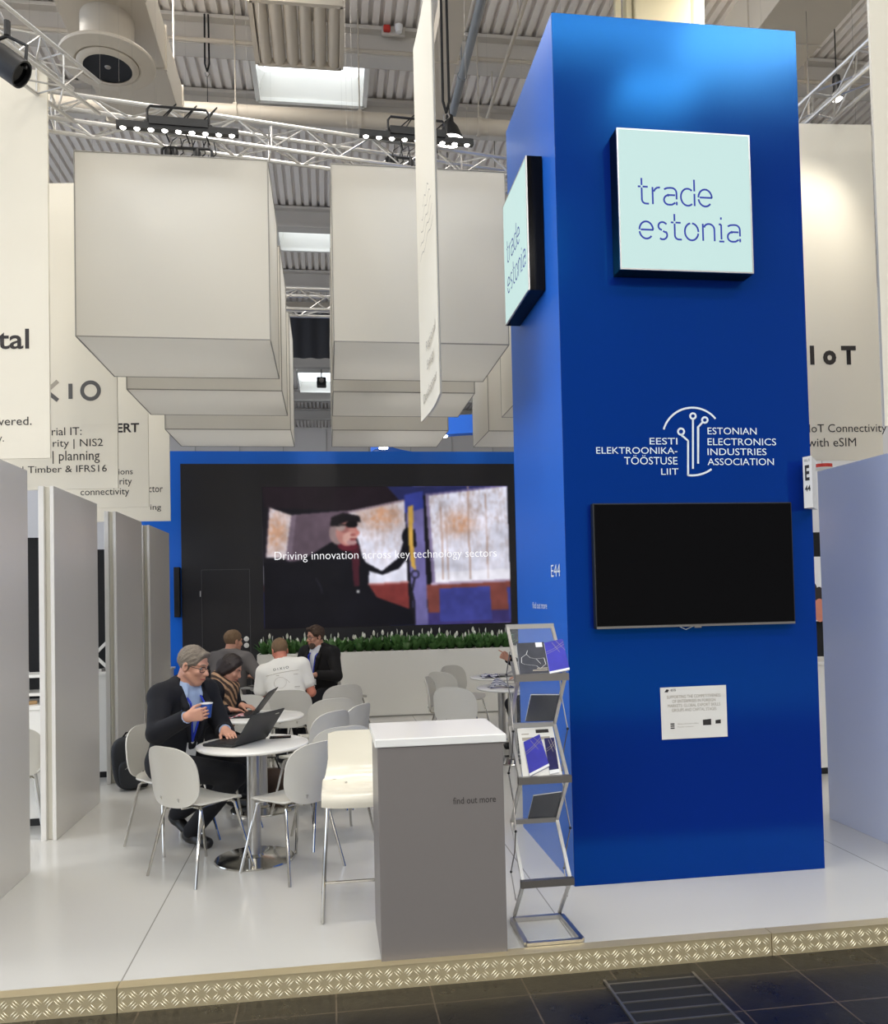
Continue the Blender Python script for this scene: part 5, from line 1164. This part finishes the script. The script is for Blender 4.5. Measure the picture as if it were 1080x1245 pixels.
class Person:
    def __init__(s, name, label, x, y, f, lean=.15, sc=1, seat=.452, hdir=None, hpitch=.25, wd=1, lean_side=0):
        s.root = thing(name, label, 'person', (x,y,0)); s.sc = sc; s.wd = wd
        f = U((f[0],f[1],0)); s.f = f; s.r = f.cross(V(0,0,1)).normalized()
        s.tu = U(V(0,0,1)*math.cos(lean)+f*math.sin(lean)+s.r*lean_side); s.tf = U(f-s.tu*f.dot(s.tu)); s.tr = s.tf.cross(s.tu).normalized()
        s.P = V(x,y,seat+.112*sc); q = lambda t: s.P+s.tu*t*sc
        s.mid, s.C, s.N = q(.15), q(.31), q(.50)
        s.SR, s.SL = q(.435)+s.tr*.178*sc*wd, q(.435)-s.tr*.178*sc*wd
        s.HR, s.HL = s.P+s.r*.092*sc-V(0,0,.025), s.P-s.r*.092*sc-V(0,0,.025)
        hd = U((hdir[0],hdir[1],0)) if hdir else f
        s.hf = U(hd*math.cos(hpitch)-V(0,0,1)*math.sin(hpitch)); s.hr = s.hf.cross(V(0,0,1)).normalized(); s.hu = s.hr.cross(s.hf).normalized()
        nd = U(s.tu+f*.12); s.H = s.N+nd*.122*sc+hd*.028*sc
        s.hands = []; s.hs = .9
    def hl(s, x, y, z): return s.H+(s.hr*x+s.hf*y+s.hu*z)*s.sc
    def arm(s, side, W, pole, hd=None, hn=None, curl=(.25,.35,.3), l1=.29, l2=.255, spread=0):
        S_ = s.SR if side > 0 else s.SL; E_, W2 = ik(S_, Vector(W), l1*s.sc, l2*s.sc, pole)
        if side > 0: s.ER, s.WR = E_, W2
        else: s.EL, s.WL = E_, W2
        d = U(hd) if hd else (W2-E_).normalized(); n = Vector(hn or (0,0,-1)); n = (n-d*n.dot(d)).normalized(); s.hands.append((side, W2, d, n, curl))
    def leg(s, side, K, A, toe):
        A, K = Vector(A), Vector(K)
        if side > 0: s.KR, s.AR, s.TR = K, A, Vector(toe)
        else: s.KL, s.AL, s.TL = K, A, Vector(toe)
    def legs_default(s, kn=.42, back=.0, sp=.10):
        for sd in (1,-1):
            K = (s.HR if sd > 0 else s.HL)+s.f*kn*s.sc+s.r*sd*.03; K.z = .485*s.sc; A = K-s.f*back+s.r*sd*.0; A.z = .085; s.leg(sd, K, A, A+s.f*.16-V(0,0,.045))
    def torso(s, B, g=0, k=.05, low=True):
        w = s.wd*s.sc; A = (s.tr, s.tf, s.tu); c = s.sc
        B.ell(s.C, (.162*w+g,.112*c+g,.19*c+g), A, k).ell(s.mid, (.148*w+g,.115*c+g,.15*c+g), A, k)
        if low: B.ell(s.P, (.165*w+g,.122*c+g,.115*c+g), A, k)
        B.cap(s.SR-s.tr*.01, s.SL+s.tr*.01, .052*c+g, None, k).cap(s.SR-s.tr*.03, s.N, .045*c+g, .05*c+g*.6, k).cap(s.SL+s.tr*.03, s.N, .045*c+g, .05*c+g*.6, k); return B
    def arms(s, B, g=0, end=1.0, fore=True, k=.03):
        c = s.sc
        for S_, E_, W in ((s.SR,s.ER,s.WR),(s.SL,s.EL,s.WL)):
            B.cap(S_, S_.lerp(E_, 1 if fore else end), .053*c+g, (.042 if fore else .047)*c+g, k)
            if fore: B.cap(E_, E_.lerp(W,end), .042*c+g, .029*c+g*(1 if end < 1 else .4), .02)
        return B
    def legp(s, B, g=0, k=.03, end=1):
        c = s.sc
        for Hp, K, A in ((s.HR,s.KR,s.AR),(s.HL,s.KL,s.AL)): B.cap(Hp, K, .083*c+g, .057*c+g, k).cap(K, K.lerp(A,end), .055*c+g, .038*c+g*1.3, .02)
        return B
    def head(s, B):
        c = s.sc; A = (s.hr, s.hf, s.hu); e = lambda p, r, k=.02, op=1: B.ell(s.hl(*p), [q*c for q in r], A, k, op); cp = lambda a, b, ra, rb, k=.012: B.cap(s.hl(*a), s.hl(*b), ra*c, rb*c, k)
        B.cap(s.N-s.tu*.02, s.hl(0,-.025,-.05), .062*c, .055*c, .03)
        e((0,-.014,.036),(.073,.093,.082)); e((0,.026,-.03),(.056,.064,.085)); e((0,.06,-.092),(.022,.022,.02),.02)
        for q in (-1,1):
            cp((q*.052,-.005,-.045),(q*.018,.058,-.09),.020,.016); cp((q*.012,.078,.030),(q*.044,.064,.030),.010,.010,.01); e((q*.040,.060,-.018),(.022,.024,.02),.02)
            e((q*.031,.098,.008),(.017,.02,.011),.01,-1); e((q*.077,-.012,-.004),(.010,.019,.032),.008); e((q*.083,-.004,-.002),(.006,.010,.018),.006,-1)
        cp((0,.082,.014),(0,.104,-.022),.008,.0125,.01); cp((-.011,.094,-.026),(.011,.094,-.026),.009,.009,.008); cp((0,.086,-.05),(0,.084,-.068),.013,.012,.012); return B
    def handp(s, B):
        c = s.sc*s.hs
        for side, W, d, n, curl in s.hands:
            th = d.cross(n) if side > 0 else n.cross(d); th.normalize()
            for i, (L, r) in enumerate(((.072,.0085),(.080,.009),(.075,.0085),(.058,.0075))):
                o = (1.5-i)*.0205; K = W+(d*.088+th*o)*c; B.cap(W+(d*.015+th*o*.55)*c, K, .0155*c, .0125*c, .014)
                a = 0; p = K; bend = curl if not isinstance(curl[0], tuple) else curl[i]
                for j, (fr, b) in enumerate(zip((.45,.31,.24), bend)):
                    a += b; q = p+(d*math.cos(a)+n*math.sin(a)+th*o*.7)*L*fr*c; B.cap(p, q, r*c*(1-.09*j), r*c*(1-.09*(j+1)), .004); p = q
            p0 = W+(d*.022+th*.024)*c; p1 = p0+(d*.032+th*.026+n*.014)*c; p2 = p1+(d*.030+th*.006+n*.016)*c; p3 = p2+(d*.022-th*.002+n*.010)*c
            B.cap(W+d*.012*c, p0, .017*c, .015*c, .012).cap(p0, p1, .014*c, .0115*c, .008).cap(p1, p2, .0105*c, .0095*c, .004).cap(p2, p3, .0095*c, .008*c, .004)
        return B
    def feet(s, B, g=0):
        for A, T in ((s.AR,s.TR),(s.AL,s.TL)): B.cap(A, A+(T-A)*.1-V(0,0,.02), .036+g, .038+g, .02).cap(A+(T-A)*-.22-V(0,0,.035), T, .034+g, .030+g, .03)
        return B
    def build(s, h, skin='skin', eyes=True):
        B = Blob(); s.torso(B); s.head(B); s.arms(B); s.legp(B); s.feet(B); s.handp(B); s.body = blob_obj('body', B, h, skin, s.root); b = s.body
        for q in ((-1,1) if eyes else ()):
            bm = NB(); bmesh.ops.create_uvsphere(bm, u_segments=12, v_segments=8, radius=.0118*s.sc, matrix=Matrix.Translation(s.hl(q*.031,.0675,.006))); e = obj('eye', bm, 'eye', s.root, True, True)
            bm = NB(); bmesh.ops.create_uvsphere(bm, u_segments=8, v_segments=6, radius=.0062*s.sc, matrix=Matrix.Translation(s.hl(q*.031,.0742,.004))); obj('iris', bm, 'iris', e, True, True)
        bm = NB(); tube(bm, [s.hl(-.024,.080,-.058), s.hl(-.01,.094,-.0575), s.hl(0,.0965,-.058), s.hl(.01,.094,-.0575), s.hl(.024,.080,-.058)], [.002,.0055,.006,.0055,.002], 8); obj('lips', bm, 'lips', s.root, True, True)
        for q in (-1,1):
            bm = NB(); tube(bm, [s.hl(q*.014,.088,.031), s.hl(q*.03,.086,.036), s.hl(q*.048,.068,.032)], [.002,.0035,.002], 6); obj('eyebrow', bm, s.hair_m, s.root, True, True)
        return s
    def hair(s, m, line=.045, thick=.012, nape=-.05, h=.006, side=0, extra=None, front=.062, ears=True, clumps=110, comb=(.6,-.6,-.3)):
        s.hair_m = m; B = Blob(); c = s.sc; A = (s.hr,s.hf,s.hu)
        B.ell(s.hl(0,-.014,.038), [(.073+thick)*c,(.093+thick)*c,(.082+thick*1.15)*c], A, .02)
        if extra: extra(B, s)
        rnd = random.Random(int(s.root.location.x*1000)&1023)
        for _ in range(clumps):
            a, e = rnd.uniform(0,2*PI), rnd.uniform(-.25,1.45); n_ = V(math.cos(e)*math.sin(a), math.cos(e)*math.cos(a), math.sin(e))
            q = V(0,-.014,.038)+V(n_.x*(.072+thick), n_.y*(.092+thick), n_.z*(.081+thick*1.15)); cmb = V(comb[0]*(1 if n_.x > comb[2] else -1), comb[1], -.5); t_ = (cmb-n_*cmb.dot(n_)).normalized()*rnd.uniform(.022,.045)
            q2 = q+t_; d2 = q2-V(0,-.014,.038); f2 = math.sqrt((d2.x/(.073+thick))**2+(d2.y/(.093+thick))**2+(d2.z/(.082+thick*1.15))**2); q2 = V(0,-.014,.038)+d2/f2*1.0
            B.cap(s.hl(*q), s.hl(*q2), .0062*c, .0038*c, .004)
        B.cut(s.hl(0,.0,nape), -s.hu+s.hf*.25, .01)
        # clear the face: everything in front of the ears and below the hairline
        B.cut(s.hl(0,front,line), (s.hf*1.0-s.hu*.38), .012)
        for q in ((-1,1) if ears else ()): B.ell(s.hl(q*.085,.052,-.03), [.04*c,.058*c,.062*c], A, .008, -1); B.ell(s.hl(q*.092,-.01,-.012), [.022*c,.026*c,.036*c], A, .006, -1)
        return blob_obj('hair', B, h, m, s.root)
    def glasses(s, m='black'):
        bm = NB()
        for q in (-1,1):
            tube(bm, [s.hl(q*.032+.024*math.cos(a)*abs(math.cos(a))**-.25, .092-abs(q*.032+.024*math.cos(a))*.20, .004+.017*math.sin(a)*(abs(math.sin(a))+1e-6)**-.25) for a in [2*PI*(k+.5)/18 for k in range(18)]], .0022*s.sc, 6, closed=True)
            tube(bm, [s.hl(q*.056,.080,.010), s.hl(q*.077,.05,.012), s.hl(q*.081,-.005,.012), s.hl(q*.080,-.025,-.006)], .0023*s.sc, 6)
        tube(bm, [s.hl(-.009,.092,.007), s.hl(0,.096,.010), s.hl(.009,.092,.007)], .0022*s.sc, 6)
        return obj('glasses', bm, m, s.root, True, True)
    def trousers(s, m='trouser', h=.009, g=.014):
        B = Blob(); A = (s.r, s.f, V(0,0,1)); B.ell(s.P-V(0,0,.01), (.168*s.wd*s.sc+g,.125*s.sc+g,.108*s.sc), A, .04); s.legp(B, g, .04, .98); return blob_obj('trousers', B, h, m, s.root)
    def shoes(s, m='leather', h=.007):
        for A, T in ((s.AR,s.TR),(s.AL,s.TL)):
            B = Blob(); d = T-A; B.cap(A-d*.22-V(0,0,.035), T, .041, .038, .03).cap(A, A-V(0,0,.03), .044, .044, .02); low = min(A.z-.075, T.z-.036); blob_obj('shoe', B.cut(V(0,0,max(.002,low)) , (0,0,-1)), h, m, s.root)
    def shirt(s, m, h=.008, g=.014):
        B = Blob(); s.torso(B, g); 
        for k in range(10):
            a0, a1 = 2*PI*k/10, 2*PI*(k+1)/10; f = lambda a: s.N+(s.tr*math.sin(a)*.066+s.tf*(-.066*math.cos(a)+.012)-s.tu*(.018-.030*math.cos(a)))*s.sc
            B.cap(f(a0), f(a1), .016, .016, .012)
        for q in (-1,1): B.cap(s.N+(s.tr*q*.045+s.tf*.06+s.tu*.012)*s.sc, s.N+(s.tr*q*.058+s.tf*.098-s.tu*.045)*s.sc, .020, .010, .012)
        s.collar_cut(B); return blob_obj('shirt', B, h, m, s.root)
    def collar_cut(s, B, r=.055): B.cap(s.N-s.tu*.0, s.N+s.tu*.16+s.hf*.02, r*s.sc, (r+.03)*s.sc, .008, -1)
    def jacket(s, m, h=.009, g=.032, vdepth=.30, open_r=.062, end=.93):
        B = Blob(); s.torso(B, g); s.arms(B, .021, end)
        for k in range(7):
            a0, a1 = PI*(-.55+1.1*k/7), PI*(-.55+1.1*(k+1)/7); f = lambda a: s.N+(s.tr*math.sin(a)*.082+s.tf*(-.080*math.cos(a)+.004)+s.tu*(.012*math.cos(a)-.002))*s.sc
            B.cap(f(a0), f(a1), .019, .019, .02)
        if vdepth:
            top = s.N+s.tf*.10*s.sc+s.tu*.03; bot = s.P+s.tu*(.5-vdepth)*s.sc+s.tf*(.165)*s.sc
            for sg in (-1,1): B.cap(top+s.tr*sg*.075*s.sc-s.tf*.02-s.tu*.02, bot-s.tf*.02+s.tr*sg*.012, .016, .012, .02)
            B.cap(top, bot, open_r*s.sc, .012, .01, -1)
            B.cap(bot, s.P+s.tf*.18-s.tu*.05, .012, .03, .01, -1)
        s.collar_cut(B); B.cut(s.P-s.tu*.09*s.sc, -s.tu)
        for W, E_ in ((s.WR,s.ER),(s.WL,s.EL)):
            d = (W-E_).normalized(); B.cap(W-d*.012, W+d*.06, .034*s.sc, .05*s.sc, .004, -1)
        jk = blob_obj('jacket', B, h, m, s.root)
        if vdepth:
            for sg in (-1,1):
                L = Blob(); c = s.sc; p0 = s.N+(s.tr*sg*.075+s.tf*.045+s.tu*.0)*c; o_ = g+.010
                L.cap(p0, s.tp(sg*.088,.40,o_), .017, .026, .012).cap(s.tp(sg*.088,.40,o_), s.tp(sg*.06,.30,o_+.004), .026, .018, .012).cap(s.tp(sg*.06,.30,o_+.004), s.tp(sg*.03,.5-vdepth+.03,o_+.006), .018, .008, .012)
                blob_obj('lapel', L, .007, m, s.root)
        return jk
    def cuffs(s, m):
        for W, E_ in ((s.WR,s.ER),(s.WL,s.EL)):
            d = (W-E_).normalized(); bm = NB(); tube(bm, [W-d*.045, W-d*.012, W-d*.002], [.037*s.sc,.0385*s.sc,.037*s.sc], 16); obj('shirt_cuff', bm, m, s.root, True, True)
    def tp(s, x, up, out=.0):   # a point on the chest front
        c = s.sc; base = s.P+s.tu*up*c+s.tr*x*c; e = max(0,1-(x/(.165*s.wd))**2); return base+s.tf*((.117+.0)*math.sqrt(e)*c+out)
    def lanyard(s, m='lanyard', down=.18, badge=True, out=.03):
        lw_ = NB(); end = s.tp(0,down+.04,out)
        for q in (-1,1): tube(lw_, [s.N+(s.tr*q*.06+s.tf*.02+s.tu*.0)*s.sc, s.tp(q*.05,.42,out), s.tp(q*.03,.33,out), end], .0075, 6)
        l = obj('lanyard', lw_, m, s.root, True, True)
        if badge:
            bm = NB(); q = end; e1, e2 = s.tr, s.tu; prism(bm, [q+e1*a*.042+e2*b for a, b in ((-1,-.105),(1,-.105),(1,.0),(-1,.0))], s.tf*.004); obj('badge', bm, 'paper', l, False, True)
def pt(*a): return V(*a)
# --- the man with the cup
p = Person('person', 'person in navy jacket and glasses holding a blue cup before a laptop', -1.07, 5.92, (.74,-.67), .24, 1.08, hdir=(.93,-.37), hpitch=.30, wd=.98)
hd = V(.96,.22,.16).normalized(); hn = V(-.22,.975,0)
CW = CUP+V(0,0,.036)-hd*.126-hn*.050
p.arm(1, CW, (-.5,-.3,-.9), hd, hn, (.25,.55,.5)); p.arm(-1, (-.70,5.70,.795), (.2,.6,-.8), (.42,-.85,-.15), (0,0,-1), (.15,.4,.3))
p.leg(1, (-.63,5.67,.505), (-.95,5.84,.10), (-.83,5.745,.045)); p.leg(-1, (-.60,5.93,.51), (-1.10,6.14,.15), (-1.02,6.08,.055))
def fringe(B, s):
    B.cap(s.hl(-.035,.06,.09), s.hl(.035,.065,.088), .016, .014, .03)
p.hair('hair_grey', .066, .006, -.055, .005, extra=fringe, front=.066); p.build(.0052, 'skin'); p.glasses(); p.shirt('shirt_blue'); p.jacket('navy', open_r=.098, vdepth=.36); p.cuffs('shirt_blue'); p.trousers(); p.shoes(); p.lanyard(down=.13, out=.028)
bm = NB(); q = p.tp(.105,.375,.05); lathe(bm, [(0,0),(.016,0),(.016,.004),(0,.006)], 16); R_ = p.tf.to_track_quat('Z','Y').to_matrix().to_4x4(); bmesh.ops.transform(bm, matrix=Matrix.Translation(q) @ R_, verts=bm.verts); obj('lapel_pin', bm, 'cup_blue', p.root, True, True)
# --- the woman with the scarf
p = Person('person', 'person with dark hair and brown patterned scarf reading at the second table', -1.0, 7.07, (.93,-.36), .30, .92, hdir=(.97,-.22), hpitch=.5, wd=.90)
p.arm(1, (-.80,6.78,.795), (-.3,-.4,-.9), (.9,.3,-.1), (0,0,-1), (.2,.3,.3)); p.arm(-1, (-.72,6.98,.80), (0,.5,-.9), (.85,-.4,-.1)); p.legs_default(.42, .1)
def longhair(B, s):
    A = (s.hr,s.hf,s.hu); B.ell(s.hl(0,-.055,-.03), [.08,.062,.085], A, .03); B.ell(s.hl(0,-.10,-.0), [.045,.04,.045], A, .02)
    for q in (-1,1): B.cap(s.hl(q*.07,.03,.045), s.hl(q*.07,-.02,-.04), .022, .02, .02)
p.hair('hair_dark', .068, .014, -.13, .006, extra=longhair, front=.07, ears=False); p.build(.007, eyes=False); p.shirt('navy', .01); p.jacket('navy', .01, .028, 0); p.trousers(h=.011); p.shoes()
B = Blob()
for k in range(12):
    a0, a1 = 2*PI*k/12, 2*PI*(k+1)/12; f = lambda a: p.N+(p.tr*math.sin(a)*.085-p.tf*(.085*math.cos(a)-.02)+p.tu*(.015+.03*math.cos(a)))*p.sc
    B.cap(f(a0), f(a1), .042, .042, .02); B.cap(f(a0)-p.tu*.045, f(a1)-p.tu*.045, .038, .038, .02)
B.cap(p.N+p.tf*.10-p.tu*.05, p.tp(.02,.17,.05), .045, .05, .03).cap(p.N+p.tf*.09+p.tr*.06-p.tu*.05, p.tp(.08,.2,.05), .04, .042, .03)
p.collar_cut(B, .052); blob_obj('scarf', B, .008, 'scarf', p.root); p.cuffs('paper') if 0 else None
# --- the man in the grey jacket, seen from behind
p = Person('person', 'person in grey jacket seen from behind at the far table by the display wall', -1.10, 9.26, (.42,.9), .10, 1.04, hdir=(.75,.66), hpitch=.12, wd=1.1)
p.arm(1, (-.70,9.35,.80), (.6,-.5,-.7)); p.arm(-1, (-.95,9.62,.80), (-.8,0,-.6)); p.legs_default(.40, .1)
p.hair('hair_buzz', .055, .006, -.06, .007); p.build(.007); p.shirt('shirt_white', .011); p.jacket('grey_wool', .010, .030, .28); p.trousers(h=.011); p.shoes()
# --- the man in the printed white T-shirt, seen from behind
p = Person('person', 'person in printed white T-shirt seen from behind at the far table', -.40, 8.28, (.05,1), .26, .99, hdir=(-.35,.94), hpitch=.36, wd=1.1, lean_side=-.16)
p.arm(1, (-.22,8.62,.79), (.35,-.5,-1)); p.arm(-1, (-.62,8.62,.79), (-.35,-.5,-1)); p.legs_default(.40, .1)
p.hair('hair_buzz', .055, .006, -.06, .007); p.build(.007, 'skin_red')
B = Blob(); p.torso(B, .020); p.arms(B, .022, .62, False); p.collar_cut(B, .058)
for S_, E_ in ((p.SR,p.ER),(p.SL,p.EL)): B.cut(S_.lerp(E_,.66), (E_-S_), .004) if False else None
B.cut(p.P-p.tu*.10, -p.tu); blob_obj('t_shirt', B, .009, 'tee', p.root); p.trousers(h=.011); p.shoes()
bk = lambda x, up, o=.004: p.P+p.tu*up*p.sc+p.tr*x-p.tf*(.112*math.sqrt(max(0,1-(x/.21)**2))+.020+o)
lettering('lettering', 'DIXIO', 'ink', p.root, bk(0,.40,.010), p.tr, p.tu, .15, .024, 'C', .004, space=1.5, bold=.01)
bm = NB()
for (a, b) in (((-.16,.372),(.16,.372)),((-.10,.20),(-.04,.20)),((.02,.18),(.07,.18)),((.10,.21),(.15,.21)),((.11,.335),(.15,.335)),((-.06,.35),(-.03,.35))):
    n_ = 6; prev = None
    tube(bm, [bk(a[0]+(b[0]-a[0])*k/n_, a[1], .012) for k in range(n_+1)], .0022, 4)
tube(bm, [bk(-.03+.06*math.cos(t), .275+.055*math.sin(t), .010) for t in [2*PI*k/20 for k in range(21)]], .0013, 4); tube(bm, [bk(.03,.30,.010), bk(.06,.26,.010)], .0016, 4)
obj('shirt_print', bm, 'ink_pale', p.root, False, True)
# --- the bearded man in the black jacket
p = Person('person', 'person with beard, glasses and black jacket facing left before the planter', -.10, 9.98, (-.60,-.80), .08, 1.04, hdir=(-.88,-.48), hpitch=.16, wd=1.1)
p.arm(1, (-.42,9.70,.80), (-.3,.6,-.9)); p.arm(-1, (-.16,9.55,.80), (.6,-.3,-.9)); p.legs_default(.38, .1)
def tuft(B, s): B.cap(s.hl(-.03,.055,.10), s.hl(.035,.06,.10), .024, .024, .02)
p.hair('hair_brown', .062, .014, -.06, .007, extra=tuft); p.build(.007); p.glasses(); p.shirt('shirt_white', .010); p.jacket('black_wool', .010, .032, .34, open_r=.085); p.trousers(h=.011); p.shoes(); p.lanyard(down=.16, badge=True, out=.03)
B = Blob(); A = (p.hr,p.hf,p.hu); B.ell(p.hl(0,.040,-.068), [.049*p.sc,.051*p.sc,.048*p.sc], A, .02).ell(p.hl(0,.062,-.10), [.03,.03,.03], A, .02)
B.cut(p.hl(0,.07,-.036), p.hu+p.hf*.15, .008); B.ell(p.hl(0,.105,-.057), [.026,.022,.0085], A, .005, -1); blob_obj('beard', B, .006, 'beard', p.root)
# --- the person behind the rack, pointing
p = Person('person', 'person mostly hidden by tower and rack, only pointing hand and dark sleeve seen', 2.34, 8.72, (-.97,-.2), .08, 1.0, hdir=(-.95,-.3), hpitch=.2)
p.arm(1, (1.865,8.60,.985), (0,.2,-1), (-.75,-.1,.45), (.1,-.9,-.3), ((.1,.1,.05),(.9,1.0,.8),(1.0,1.0,.8),(1.0,1.1,.8))); p.arm(-1, (1.98,8.42,.80), (.2,-.6,-.8)); p.legs_default(.40, .1)
p.hair('hair_dark', .06, .012, -.06, .008); p.build(.007); p.shirt('shirt_white', .012); p.jacket('black_wool', .011, .03, .28); p.trousers(h=.012); p.shoes()
